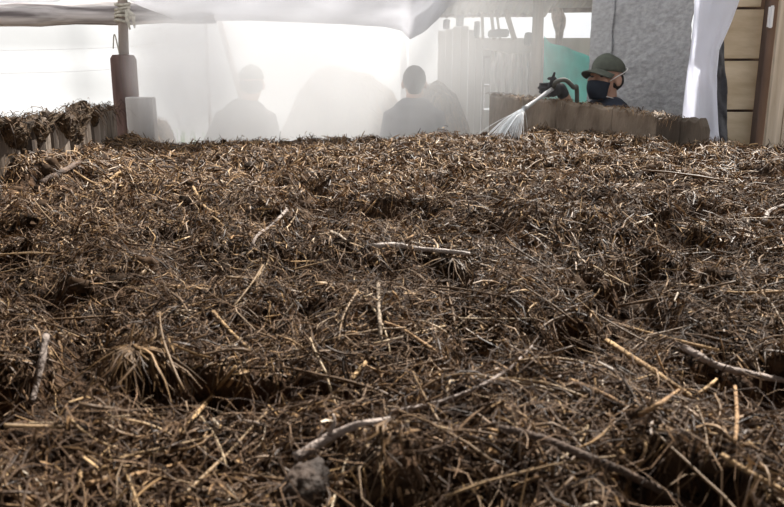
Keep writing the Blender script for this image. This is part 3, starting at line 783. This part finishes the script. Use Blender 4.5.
# uprights and clutter in the window gap above the panel
for pxa, ya, pxb, yb, wpx, lab in ((482, 10, 483, 38, 3.5, 'thin upright post leftmost in the far window gap'),
                                   (491, 10, 494, 38, 4, 'second upright post in the far window gap'),
                                   (496, 8, 500, 38, 3, 'slightly leaning batten third in the far window gap'),
                                   (505, 8, 514, 38, 6, 'strongly leaning plank rightmost in the far window gap')):
    A, B = P3(pxa, ya, DB - 0.02), P3(pxb, yb, DB - 0.02); dv = (B - A)
    B2 = B + dv * 0.05
    o = MB().tube([A - dv * 0.3, A, B, B2], wpx * DB / F / 2, 4, frame=(0.7, 0.7, 0)).build('window_batten', 'greyplank'); tag(o, lab, 'batten')
for px, py, w_, h_, lab in ((446.5, 24.5, 7, 9, 'dark bundle perched on the plank partition at its left end'), (460, 21, 8, 10, 'dark bundle on top of the plank partition, middle'),
                            (477, 29, 6, 14, 'dark upright bundle at the left side of the far window gap'), (498, 33.5, 17, 8, 'dark low bundle lying in the far window gap'),
                            (528, 39, 7, 12, 'dark rounded bundle hanging left of the thick far post')):
    c = P3(px, py, DB - 0.05); rx = w_ * DB / F / 2; rz = h_ * DB / F / 2
    o = MB().ball(c, (rx, 0.05, rz), nu=12, nv=8, f=lambda v, rx=rx, rz=rz: Vector((math.copysign(min(abs(v.x) * 1.35, rx), v.x), v.y, math.copysign(min(abs(v.z) * 1.35, rz), v.z))) * (1 + 0.2 * vn(v.x * 30, v.z * 30, 8))).build('cloth_bundle', 'navy', smooth=True); tag(o, lab, 'bundle')

A = P3(539.5, -12, DB - 0.25)
o = MB().tube([(A.x + 0.01, DB - 0.25, 0), (A.x, DB - 0.25, 1.2), (A.x, DB - 0.25, A.z + 0.1)], [0.05, 0.05, 0.046], 12, rough=0.06).build('shed_post', 'greyplank', smooth=True); tag(o, 'thick grey post left of the far bright window', 'post')
A, B = P3(545, 38, DB), P3(606, 37, DB)
wl = MB().box(((A.x + B.x) / 2, DB, A.z / 2), (B.x - A.x, 0.03, A.z)).build('wall_panel', 'cream', bevel=0.003); tag(wl, 'grey low wall under the far bright window behind the teal tarp', 'wall panel')
def teal_p(u, v):
    px = 545 + 62 * u; top = np.interp(px, [545, 552, 575, 590, 607], [36, 43, 51, 57, 60]); bot = 118
    p = P3(px, top, DB - 0.28 - 0.12 * u); p.z *= 1 - v * 0.995; p.y += 0.05 * vn(u * 3.2 + v * 2.5, v * 3 - u * 2, 71) + 0.025 * math.sin((u * 1.3 - v * 1.1) * 13); return p
o = sheet('teal_tarp', teal_p, 44, 90, 'teal'); tag(o, 'bright teal tarp stretched behind the masked worker', 'tarp')

def rag_p(u, v):
    py = 8 + 40 * v; c = 557 + 2.5 * math.sin(v * 3); w_ = np.interp(v, [0, 0.25, 0.45, 0.6, 1.0], [5, 6.5, 5, 3.2, 3.0])
    p = P3(c + (u - 0.5) * 2 * w_, py, DB - 0.2); p.y += 0.03 * math.sin(u * 9 + v * 4); return p
o = sheet('hanging_rag', rag_p, 14, 24, 'rag', thick=0.006); tag(o, 'brown rag hanging in front of the far bright window', 'rag')

def corr(name, pa, pb, ya, yb, d, run, rise, m, lab, lam=0.076):
    A, B = P3(pa, ya, d), P3(pb, yb, d); L = (B - A).length; nu = int(L / lam * 8); nv = 5
    def f(u, v):
        p = A.lerp(B, u) + Vector((0, -run * v, rise * v)); p.z += 0.011 * math.sin(u * L / lam * math.tau); return p
    o = sheet(name, f, nu, nv, m, thick=0.002); tag(o, lab, 'roof sheet'); return o
corr('corrugated_roof', 440, 546, 17, 16, 6.5, 1.5, 0.42, 'metal', 'corrugated metal roof sheet over the plank partition')
corr('corrugated_roof', 536, 640, 10, 9, 6.6, 1.6, 0.34, 'metal', 'corrugated metal roof sheet over the far bright window')
A, B = P3(546, 10.5, 6.5), P3(640, 9.5, 6.5)
o = MB().tube([A, B], 0.022, 6).build('roof_batten', 'greyplank'); tag(o, 'thin batten under the roof sheet over the far bright window', 'batten')
A, B = P3(438, 15.5, 6.46), P3(545, 15, 6.46)
o = MB().tube([A, B], 0.018, 6).build('roof_batten', 'greyplank'); tag(o, 'thin batten under the roof sheet over the plank partition', 'batten')
# posts standing in the steam
A = P3(404.5, 24, 8.4)
o = MB().tube([(A.x, 8.4, 0), (A.x, 8.4, 1.2), (A.x, 8.4, A.z + 0.15)], 0.045, 8).build('fence_post', 'wire', smooth=True); tag(o, 'pale thin post in front of the white plastic wall', 'post')
A = P3(205, 15, 4.95)
B = P3(207.5, 106, 4.95); B.z = 0
o = MB().tube([B, B.lerp(A, 0.5), A + Vector((0, 0, 0.05))], [0.013, 0.012, 0.011], 8).build('support_pole', 'pole', smooth=True); tag(o, 'thin upright pole at the left shoulder of the capped worker', 'pole')
A = P3(217, 14, 5.35); B = P3(238, 86, 5.35); dv = B - A; G = A + dv * (A.z / -dv.z)
o = MB().tube([G, G.lerp(A, 0.5), A - dv * 0.1], 0.021, 8).build('support_pole', 'pole', smooth=True); tag(o, 'thicker slanting pole behind the capped worker', 'pole')

# ================================================================== MOUNDS BEHIND
def mound(name, c, rx, ry, prof, n, label, straw_n=900, seed=3):
    e = empty(name, (c[0], c[1], 0)); N = n
    u = np.linspace(-1, 1, N); XX, YY = np.meshgrid(u, u)
    hx = np.interp(XX, prof[0], prof[1]); fall = np.clip(1 - YY ** 2, 0, 1) ** 0.6
    xw = c[0] + XX * rx; yw = c[1] + YY * ry
    def hz(xw, yw):
        XX = (xw - c[0]) / rx; YY = (yw - c[1]) / ry
        h = np.interp(XX, prof[0], prof[1]) * np.clip(1 - YY ** 2, 0, 1) ** 0.6
        return np.maximum(0, h * (1 + 0.02 * vnoise(xw * 3, yw * 3, seed)) + np.minimum(h, .3) * 0.12 * vnoise(xw * 7, yw * 7, seed + 1) + np.minimum(h, .3) * 0.05 * vnoise(xw * 22, yw * 22, seed + 2))
    ZZ = hz(xw, yw); idx = np.arange(N * N).reshape(N, N)
    Fq = np.stack([idx[:-1, :-1], idx[:-1, 1:], idx[1:, 1:], idx[1:, :-1]], -1).reshape(-1, 4)
    np_obj('mound_body', np.stack([xw, yw, ZZ], -1).reshape(-1, 3), Fq, 'moundsoil', e, True)
    px = c[0] + rng.uniform(-0.95, 0.95, straw_n) * rx; py = c[1] - rng.uniform(0, 0.95, straw_n) * ry
    a = rng.uniform(0, math.tau, straw_n); ln = rng.uniform(0.04, 0.14, straw_n); P = np.zeros((straw_n, 3, 3))
    for j in range(3):
        q = j - 1; x = px + np.cos(a) * ln * q / 2; y = py + np.sin(a) * ln * q / 2
        P[:, j] = np.stack([x, y, hz(x, y) + 0.012 + 0.01 * rng.random(straw_n)], 1)
    V, Fq = strands(P, rng.uniform(0.004, 0.009, straw_n)); o = np_obj('straw_litter', V, Fq, 'straw', e); tag(o, kind='stuff')
    tag(e, label, 'compost heap'); return e
c = P3(345, 100, 7.0)
zp = P3(330, 69, 7.0).z
mound('compost_mound', (c.x, 7.0), 0.80, 0.95, ([-1, -0.8, -0.55, -0.3, 0.0, 0.3, 0.6, 0.85, 1.0], [0, .62 * zp, .86 * zp, .98 * zp, zp, .97 * zp, .85 * zp, .5 * zp, 0]), 90,
      'big brown compost mound in the steam between the two workers', 1500, 3)
c = P3(436, 110, 5.9)
zp = P3(430, 82, 5.9).z
mound('compost_mound', (c.x, 5.85), 0.42, 0.45, ([-1, -0.7, -0.3, 0.0, 0.35, 0.7, 1.0], [0, .75 * zp, .97 * zp, zp, .92 * zp, .7 * zp, 0]), 60,
      'smaller brown compost mound right of the bareheaded worker', 900, 13)
c = P3(160, 130, 5.0)
zp = P3(160, 117, 5.0).z
mound('compost_mound', (c.x, 5.0), 0.26, 0.35, ([-1, -0.6, -0.2, 0.2, 0.6, 1.0], [0, .85 * zp, zp, .97 * zp, .75 * zp, 0]), 40, 'small steamy mound just right of the pale end post', 200, 17)
# weeds
wn_ = 160; base = P3(193, 140, 7.4); P = np.zeros((wn_, 4, 3)); a = rng.uniform(0, math.tau, wn_); x0 = base.x + rng.normal(size=wn_) * 0.16; y0_ = 7.4 + rng.normal(size=wn_) * 0.12
hh = rng.uniform(0.6, 1.0, wn_) * 1.15
for j in range(4):
    q = j / 3; P[:, j] = np.stack([x0 + np.cos(a) * 0.16 * q * q, y0_ + np.sin(a) * 0.16 * q * q, hh * q], 1)
V, Fq = strands(P, rng.uniform(0.015, 0.03, wn_)); o = np_obj('weed_clump', V, Fq, 'green'); tag(o, 'pale green weeds in the steam left of the capped worker', 'weeds')

# ================================================================== PEOPLE
def fingers(mb, palm, axis, side, nrmv, curl, s=1.0):
    """four fingers and a thumb leaving a palm; axis = finger direction, side = towards the thumb, nrmv = palm side"""
    for i, (off, L) in enumerate(((0.030, 0.070), (0.010, 0.078), (-0.010, 0.073), (-0.029, 0.058))):
        p = palm + axis * 0.042 * s + side * off * s; pts = [p - axis * 0.02 * s]; a = 0.25
        for seg in (0.42, 0.33, 0.25):
            a += curl; pts.append(pts[-1] + (axis * math.cos(a) + nrmv * math.sin(a)) * L * seg * s * 1.25)
        mb.tube(pts, [0.0095 * s, 0.0092 * s, 0.0085 * s, 0.0075 * s], 8, cap='round')
    p = palm + side * 0.030 * s - axis * 0.015 * s
    q1 = p + (side * 0.8 + axis * 0.55 + nrmv * 0.3).normalized() * 0.034 * s; q2 = q1 + (axis * 0.75 + nrmv * 0.65).normalized() * 0.03 * s
    mb.tube([p, q1, q2], [0.012 * s, 0.011 * s, 0.009 * s], 8, cap='round')

def person(name, pos, yaw, label, hgt=1.70, head_yaw=0, head_pitch=0, lean=0.0, arms=None, shirt='greyshirt', hair=True, cap=False, mask=False, glove=False, sh_w=1.0, voxel=0.008, head_dx=0.0):
    """local frame: +Y ahead, +X the person's right; arms = ((elbow, wrist, hand_axis) right, left) in that frame"""
    root = empty(name, (pos[0], pos[1], 0)); s = hgt / 1.70
    TW = Matrix.Translation((pos[0], pos[1], 0)) @ Matrix.Rotation(yaw, 4, 'Z') @ Matrix.Scale(s, 4)
    body = MB(); top = MB(); leg = MB(); boots = MB()
    L_ = lambda z: Vector((0, lean * max(0, z - 0.95), 0))
    # torso
    tz = [0.90, 0.98, 1.08, 1.18, 1.28, 1.36, 1.415, 1.45]
    tr = [(0.155, 0.105), (0.165, 0.11), (0.15, 0.10), (0.155, 0.105), (0.175, 0.112), (0.178 * sh_w, 0.10), (0.13, 0.08), (0.075, 0.062)]
    tp = [Vector((0, 0, z)) + L_(z) for z in tz]
    body.tube(tp, tr, 18, cap='round', frame=(1, 0, 0))
    top.tube(tp[:-1], [(a + 0.018, b + 0.018) for a, b in tr[:-1]], 18, cap='round', frame=(1, 0, 0))
    nb = Vector((0, -0.005, 1.42)) + L_(1.42); nt = Vector((head_dx, 0.012, 1.545)) + L_(1.5)
    body.tube([nb, nb.lerp(nt, 0.5), nt], [0.062, 0.056, 0.055], 14, cap='round')
    # head
    hc = Vector((head_dx, 0.02, 1.60)) + L_(1.55)
    HR = Matrix.Translation(hc) @ Matrix.Rotation(head_yaw, 4, 'Z') @ Matrix.Rotation(-head_pitch, 4, 'X')
    hd = MB()
    hd.ball((0, -0.012, 0.022), (0.074, 0.094, 0.088), nu=20, nv=14)
    hd.ball((0, 0.028, -0.03), (0.062, 0.062, 0.072), nu=18, nv=12)
    hd.ball((0, 0.058, -0.082), (0.036, 0.032, 0.028), nu=14, nv=9)                      # chin
    hd.tube([(0, 0.083, 0.012), (0, 0.098, -0.018), (0, 0.108, -0.036)], [0.008, 0.011, 0.014], 8, cap='round')   # nose
    hd.ball((0, 0.088, -0.04), (0.019, 0.012, 0.009), nu=8, nv=6)
    hd.tube([(-0.042, 0.074, 0.018), (0, 0.086, 0.021), (0.042, 0.074, 0.018)], 0.009, 8, cap='round')           # brow
    hd.ball((0, 0.084, -0.058), (0.024, 0.010, 0.006), nu=8, nv=6); hd.ball((0, 0.082, -0.069), (0.021, 0.010, 0.007), nu=8, nv=6)   # lips
    for sx in (-1, 1):
        hd.ball((sx * 0.04, 0.066, -0.018), (0.026, 0.022, 0.022), nu=10, nv=7)                                   # cheeks
        hd.ball((sx * 0.079, -0.006, -0.012), (0.010, 0.021, 0.032), rot=Matrix.Rotation(sx * 0.45, 3, 'Z'), nu=10, nv=8)   # ears
    body.add([HR @ v for v in hd.v], hd.f)
    # arms
    if arms is None:
        arms = ((Vector((0.205, 0.01, 1.12)), Vector((0.20, 0.14, 0.92)), None), (Vector((-0.205, 0.01, 1.12)), Vector((-0.20, 0.14, 0.92)), None))
    gl = MB()
    for sx, (el, wr, hax) in zip((1, -1), arms):
        shd = Vector((sx * 0.172 * sh_w, 0, 1.375)) + L_(1.375); el = Vector(el); wr = Vector(wr)
        body.tube([shd, shd.lerp(el, 0.5), el], [0.056, 0.047, 0.040], 12, cap='round')
        body.tube([el, el.lerp(wr, 0.4), wr], [0.041, 0.039, 0.028], 12, cap='round')
        top.tube([shd + Vector((-sx * 0.05, 0, 0.012)), shd, shd.lerp(el, 0.5), shd.lerp(el, 0.92)], [0.066, 0.068, 0.061, 0.058], 14, cap='round')
        ax = Vector(hax).normalized() if hax is not None else (wr - el).normalized()
        palm = wr + ax * 0.045
        sd = Vector((0, 0, 1)) if abs(ax.z) < 0.75 else Vector((0, 1, 0)); sd = (sd - ax * sd.dot(ax)).normalized()
        nv_ = ax.cross(sd) * sx
        if nv_.dot(Vector((-sx, 0, 0))) < 0: nv_ = -nv_
        hm = gl if (glove and sx == -1) else body
        hm.tube([wr - ax * 0.01, wr + ax * 0.03, wr + ax * 0.082], [(0.026, 0.018), (0.036, 0.016), (0.041, 0.014)], 12, cap='round', frame=tuple(sd))
        fingers(hm, palm, ax, sd, nv_, 0.62 if (glove and sx == -1) else 0.35)
        if glove and sx == -1: gl.tube([wr - (wr - el).normalized() * 0.04, wr], [0.033, 0.030], 12, cap='round')
    # legs
    for sx in (-1, 1):
        hp_, kn, an = Vector((sx * 0.088, 0, 0.92)), Vector((sx * 0.10, 0.02, 0.50)), Vector((sx * 0.105, -0.015, 0.09))
        body.tube([hp_, hp_.lerp(kn, 0.5), kn], [0.088, 0.075, 0.056], 12, cap='round'); body.tube([kn, kn.lerp(an, 0.35), an], [0.056, 0.055, 0.038], 12, cap='round')
        body.tube([an + Vector((0, -0.02, -0.04)), an + Vector((0, 0.09, -0.05)), an + Vector((0, 0.16, -0.06))], [0.04, 0.037, 0.026], 10, cap='round')
        leg.tube([hp_, hp_.lerp(kn, 0.5), kn], [0.103, 0.089, 0.072], 14, cap='round'); leg.tube([kn, kn.lerp(an, 0.35), an + Vector((0, 0, 0.03))], [0.071, 0.07, 0.062], 14, cap='round')
        boots.tube([an + Vector((0, -0.02, 0.10)), an + Vector((0, -0.015, 0.0)), an + Vector((0, 0.03, -0.03)), an + Vector((0, 0.12, -0.045)), an + Vector((0, 0.175, -0.052))], [0.06, 0.056, 0.055, 0.046, 0.034], 12, cap='round')
    leg.tube([(0, 0, 0.86), (0, 0, 0.94), (0, 0, 1.02)], [(0.165, 0.118), (0.175, 0.122), (0.172, 0.118)], 18, cap='round', frame=(1, 0, 0))
    for mb, nm, mm, vx in ((body, 'body', 'skin', voxel), (top, 'shirt', shirt, 0.011), (leg, 'trousers', 'trousers', 0.014), (boots, 'boots', 'boot', 0.012), (gl, 'glove', 'glove', 0.005)):
        if mb.v: mb.xform(TW).build(nm, mm, root, remesh=vx, smooth_it=3)
    HW = TW @ HR
    if hair and not cap:
        hb = MB().ball((0, -0.018, 0.026), (0.081, 0.098, 0.094), nu=22, nv=14, f=lambda v: Vector((v.x, v.y, v.z if v.z > -0.03 or v.y < -0.01 else -0.03)))
        hb.tube([(0, -0.075, -0.01), (0, -0.07, -0.055)], [(0.058, 0.030), (0.05, 0.022)], 14, cap='round')
        hb.v = [v if not (v.y > 0.05 and v.z < 0.05) else Vector((v.x * 0.7, 0.04, v.z)) for v in hb.v]
        hb.xform(HW).build('hair', 'hair', root, remesh=0.007, smooth_it=2)
    if hair and cap:
        hb = MB().ball((0, -0.03, -0.005), (0.079, 0.083, 0.065), nu=20, nv=12)
        hb.v = [Vector((v.x, min(v.y, 0.015), v.z)) for v in hb.v]
        hb.xform(HW).build('hair', 'hair', root, remesh=0.007, smooth_it=2)
    if cap:
        cm = MB(); nu_, nv_ = 26, 9; vv = []
        for i in range(nv_ + 1):
            a = math.pi / 2 * i / nv_
            for j in range(nu_):
                b = math.tau * j / nu_; front = math.sin(b)
                vv.append(Vector((math.sin(a) ** 0.8 * math.cos(b) * 0.083, -0.014 + math.sin(a) ** 0.8 * math.sin(b) * 0.102, 0.048 + math.cos(a) * (0.074 + 0.012 * front))))
        ff = [(i * nu_ + j, (i + 1) * nu_ + j, (i + 1) * nu_ + (j + 1) % nu_, i * nu_ + (j + 1) % nu_) for i in range(nv_) for j in range(nu_)]
        vv2 = [Vector((v.x, v.y, v.z - 0.016)) for v in vv[-nu_:]]; o_ = len(vv)
        vv += vv2; ff += [((nv_) * nu_ + j, o_ + j, o_ + (j + 1) % nu_, nv_ * nu_ + (j + 1) % nu_) for j in range(nu_)]
        cm.add(vv, ff); cr = cm.xform(HW).build('cap_crown', 'cap', root, smooth=True)
        sm = cr.modifiers.new('thick', 'SOLIDIFY'); sm.thickness = 0.003
        MB().ball((0, -0.014, 0.123), (0.009, 0.009, 0.005), nu=10, nv=6).xform(HW).build('cap_button', 'cap', cr, smooth=True)
        vm = MB(); vv = []; n1, n2 = 14, 6
        for j in range(n2 + 1):
            q = j / n2
            for i in range(n1 + 1):
                a = -1.15 + 2.3 * i / n1
                rr_ = 1 + q * 0.72 * math.cos(a) ** 0.6
                x = math.sin(a) * 0.086 * (1 + 0.05 * q); y = -0.012 + math.cos(a) * 0.104 + q * 0.088 * max(0, math.cos(a * 1.25)) ** 0.5
                vv.append(Vector((x, y, 0.042 - 0.022 * q - 0.36 * x * x / 0.086)))
        ff = [(j * (n1 + 1) + i, j * (n1 + 1) + i + 1, (j + 1) * (n1 + 1) + i + 1, (j + 1) * (n1 + 1) + i) for j in range(n2) for i in range(n1)]
        vz = vm.add(vv, ff).xform(HW).build('cap_visor', 'cap', root, smooth=True); sm = vz.modifiers.new('thick', 'SOLIDIFY'); sm.thickness = 0.004
    # eyes and brows
    for sx in (-1, 1):
        MB().ball((sx * 0.031, 0.079, 0.002), (0.012, 0.007, 0.0055), nu=10, nv=7).xform(HW).build('eye', 'eye', root, smooth=True)
        MB().tube([(sx * 0.014, 0.091, 0.020), (sx * 0.03, 0.089, 0.025), (sx * 0.047, 0.078, 0.020)], 0.0035, 6, cap='round').xform(HW).build('eyebrow', 'hair', root, smooth=True)
    if mask:
        mk = MB(); vv = []; n1, n2 = 18, 12
        for j in range(n2 + 1):
            q = j / n2; z = -0.020 - 0.100 * q
            for i in range(n1 + 1):
                a = -1.12 + 2.24 * i / n1
                bulge = 0.112 + 0.024 * math.sin(math.pi * min(1, q * 1.05)) * math.cos(a) ** 2 - 0.02 * q * q
                wx = 0.078 - 0.020 * q
                vv.append(Vector((math.sin(a) * wx, math.cos(a) * bulge + 0.002, z - 0.016 * (1 - math.cos(a)) * (1 - 2 * q))))
        ff = [(j * (n1 + 1) + i, j * (n1 + 1) + i + 1, (j + 1) * (n1 + 1) + i + 1, (j + 1) * (n1 + 1) + i) for j in range(n2) for i in range(n1)]
        mo = mk.add(vv, ff).xform(HW).build('face_mask', 'mask', root, smooth=True); sm = mo.modifiers.new('thick', 'SOLIDIFY'); sm.thickness = 0.003
        for sx in (-1, 1):
            for pts in ([(sx * 0.066, 0.055, -0.022), (sx * 0.083, 0.015, 0.008), (sx * 0.089, -0.035, 0.035), (sx * 0.07, -0.085, 0.062), (0, -0.119, 0.072)],
                        [(sx * 0.056, 0.052, -0.100), (sx * 0.064, 0.0, -0.105), (sx * 0.064, -0.03, -0.11), (sx * 0.045, -0.07, -0.12), (0, -0.083, -0.125)]):
                so = MB().tube(spline(pts, 6), 0.0026, 6).xform(HW).build('strap', 'strap', mo, smooth=True)
    tag(root, label, 'person'); return root, TW

# two workers seen from behind in the steam
p1 = P3(244.5, 100, 4.85)
person('person', (p1.x, 4.85), 0.12, 'worker in a cap and dark shirt seen from behind in thick steam, left', hgt=1.665, head_yaw=-0.1, lean=0.05, cap=True, shirt='darkshirt', sh_w=0.84, head_dx=0.05,
       arms=(((0.21, 0.02, 1.10), (0.20, 0.22, 1.00), None), ((-0.245, 0.03, 1.19), (-0.22, 0.24, 1.24), None)))
p2 = P3(414, 100, 5.0)
person('person', (p2.x, 5.0), -0.05, 'bareheaded worker in a grey shirt seen from behind in the middle', hgt=1.675, head_yaw=0.05, lean=0.03, shirt='greyshirt', sh_w=0.88)
# masked worker with the hose
MP = P3(607, 100, 4.0)
YAW = math.radians(122)
hand_w = P3(551, 90, 3.84)
inv = (Matrix.Translation((MP.x, 4.0, 0)) @ Matrix.Rotation(YAW, 4, 'Z') @ Matrix.Scale(1.69 / 1.70, 4)).inverted()
noz_dir = (P3(524, 109, 3.72) - P3(548, 90, 3.80)).normalized()
wr_w = hand_w + Vector((0.066, 0.072, 0.008)); el_w = wr_w + Vector((0.125, 0.13, -0.20))
person('person', (MP.x, 4.0), YAW, 'worker in a dark cap and black face mask holding a hose, right', hgt=1.69, head_yaw=0.10, head_pitch=-0.10, cap=True, mask=True, glove=True, shirt='navy', voxel=0.005,
       arms=((Vector((0.235, -0.05, 1.12)), Vector((0.25, 0.0, 0.88)), None), (inv @ el_w, inv @ wr_w, inv.to_3x3() @ (hand_w - wr_w))))
# hose and nozzle
hs = empty('garden_hose', hand_w)
g0 = hand_w - noz_dir * 0.02; g1 = P3(524, 109, 3.72)
MB().tube([g0, g0.lerp(g1, 0.3), g0.lerp(g1, 0.55), g0.lerp(g1, 0.6), g0.lerp(g1, 0.92), g1], [0.011, 0.011, 0.009, 0.009, 0.012, 0.017], 12).build('nozzle', 'brass', hs, smooth=True)
MB().tube([hand_w + Vector((-0.01, -0.01, 0.02)), hand_w + Vector((0.005, -0.01, 0.06)), hand_w + Vector((0.012, -0.008, 0.085))], [0.009, 0.009, 0.006], 8, cap='round').build('trigger', 'glove', hs, smooth=True)
hp_ = [g0, P3(556, 82, 3.79), P3(565, 80, 3.80), P3(573, 87, 3.82), P3(577, 97, 3.88)]
e = hp_[-1]; hp_ += [e + Vector((0.03, 0.10, -0.5)), Vector((e.x + 0.05, e.y + 0.25, 0.1)), Vector((e.x + 0.3, e.y + 0.6, 0.014)), Vector((e.x + 0.5, e.y + 1.2, 0.014))]
MB().tube(spline(hp_, 8), 0.0115, 10).build('hose', 'hose', hs, smooth=True)
tag(hs, 'grey hose with spray nozzle held by the masked worker', 'hose')
# water jets
n = 130; P = np.zeros((n, 7, 3)); tgt = P3(503, 134, 3.60)
for i in range(n):
    e = tgt + Vector((rng.normal() * 0.045, rng.normal() * 0.04, -0.02)); b = g1 + Vector((rng.normal() * 0.004, rng.normal() * 0.004, rng.normal() * 0.004))
    for j in range(7):
        q = j / 6; p = b.lerp(e, q) + Vector((0, 0, 0.035 * q * (1 - q) * 4 * 0.5)); P[i, j] = p
V, Fq = strands(P, rng.uniform(0.0012, 0.0026, n), tube=True)
o = np_obj('water_spray', V, Fq, 'water', None, True); tag(o, 'white cone of water spraying from the hose nozzle', 'water', kind='stuff')

# ================================================================== STEAM
def steam():
    mb = MB().box((0.05, 5.35, 1.75), (4.3, 4.1, 2.9)); o = mb.build('steam_cloud', 'wire')
    m = bpy.data.materials.new('steam'); m.use_nodes = True; nt = m.node_tree; n = nt.nodes; l = nt.links
    for x in list(n): n.remove(x)
    out = n.new('ShaderNodeOutputMaterial'); vol = n.new('ShaderNodeVolumeScatter')
    vol.inputs['Color'].default_value = (0.93, 0.925, 0.92, 1); vol.inputs['Anisotropy'].default_value = 0.0
    geo = n.new('ShaderNodeNewGeometry')
    def blob(c, r, k):
        s_ = n.new('ShaderNodeVectorMath'); s_.operation = 'SUBTRACT'; l.new(geo.outputs['Position'], s_.inputs[0]); s_.inputs[1].default_value = c
        d_ = n.new('ShaderNodeVectorMath'); d_.operation = 'DIVIDE'; l.new(s_.outputs[0], d_.inputs[0]); d_.inputs[1].default_value = r
        ln = n.new('ShaderNodeVectorMath'); ln.operation = 'LENGTH'; l.new(d_.outputs[0], ln.inputs[0])
        mr = n.new('ShaderNodeMapRange'); mr.interpolation_type = 'SMOOTHSTEP'
        mr.inputs['From Min'].default_value = 1.0; mr.inputs['From Max'].default_value = 0.35; mr.inputs['To Min'].default_value = 0; mr.inputs['To Max'].default_value = k
        l.new(ln.outputs['Value'], mr.inputs['Value']); return mr.outputs[0]
    tot = None
    for c, r, k in STEAM:
        b = blob(c, r, k)
        if tot is None: tot = b
        else:
            a = n.new('ShaderNodeMath'); a.operation = 'ADD'; l.new(tot, a.inputs[0]); l.new(b, a.inputs[1]); tot = a.outputs[0]
    nz = n.new('ShaderNodeTexNoise'); nz.inputs['Scale'].default_value = 1.7; nz.inputs['Detail'].default_value = 3; l.new(geo.outputs['Position'], nz.inputs['Vector'])
    mr = n.new('ShaderNodeMapRange'); mr.inputs['From Min'].default_value = 0.3; mr.inputs['From Max'].default_value = 0.7; mr.inputs['To Min'].default_value = 0.55; mr.inputs['To Max'].default_value = 1.4
    l.new(nz.outputs['Fac'], mr.inputs['Value'])
    mu = n.new('ShaderNodeMath'); mu.operation = 'MULTIPLY'; l.new(tot, mu.inputs[0]); l.new(mr.outputs[0], mu.inputs[1])
    l.new(mu.outputs[0], vol.inputs['Density']); l.new(vol.outputs[0], out.inputs['Volume'])
    o.data.materials.clear(); o.data.materials.append(m)
    tag(o, 'white steam drifting over the far edge of the compost heap', 'steam', kind='stuff')
STEAM = [((-0.74, 4.36, 1.58), (0.86, 0.74, 1.20), 2.0),
         ((-1.08, 3.88, 1.62), (0.36, 0.36, 0.52), 4.0),
         ((0.05, 4.60, 1.50), (1.20, 0.80, 1.20), 0.85),
         ((-0.35, 6.00, 1.80), (1.65, 1.10, 1.40), 0.40),
         ((0.80, 4.90, 1.60), (1.10, 1.40, 1.20), 0.20)]
steam()
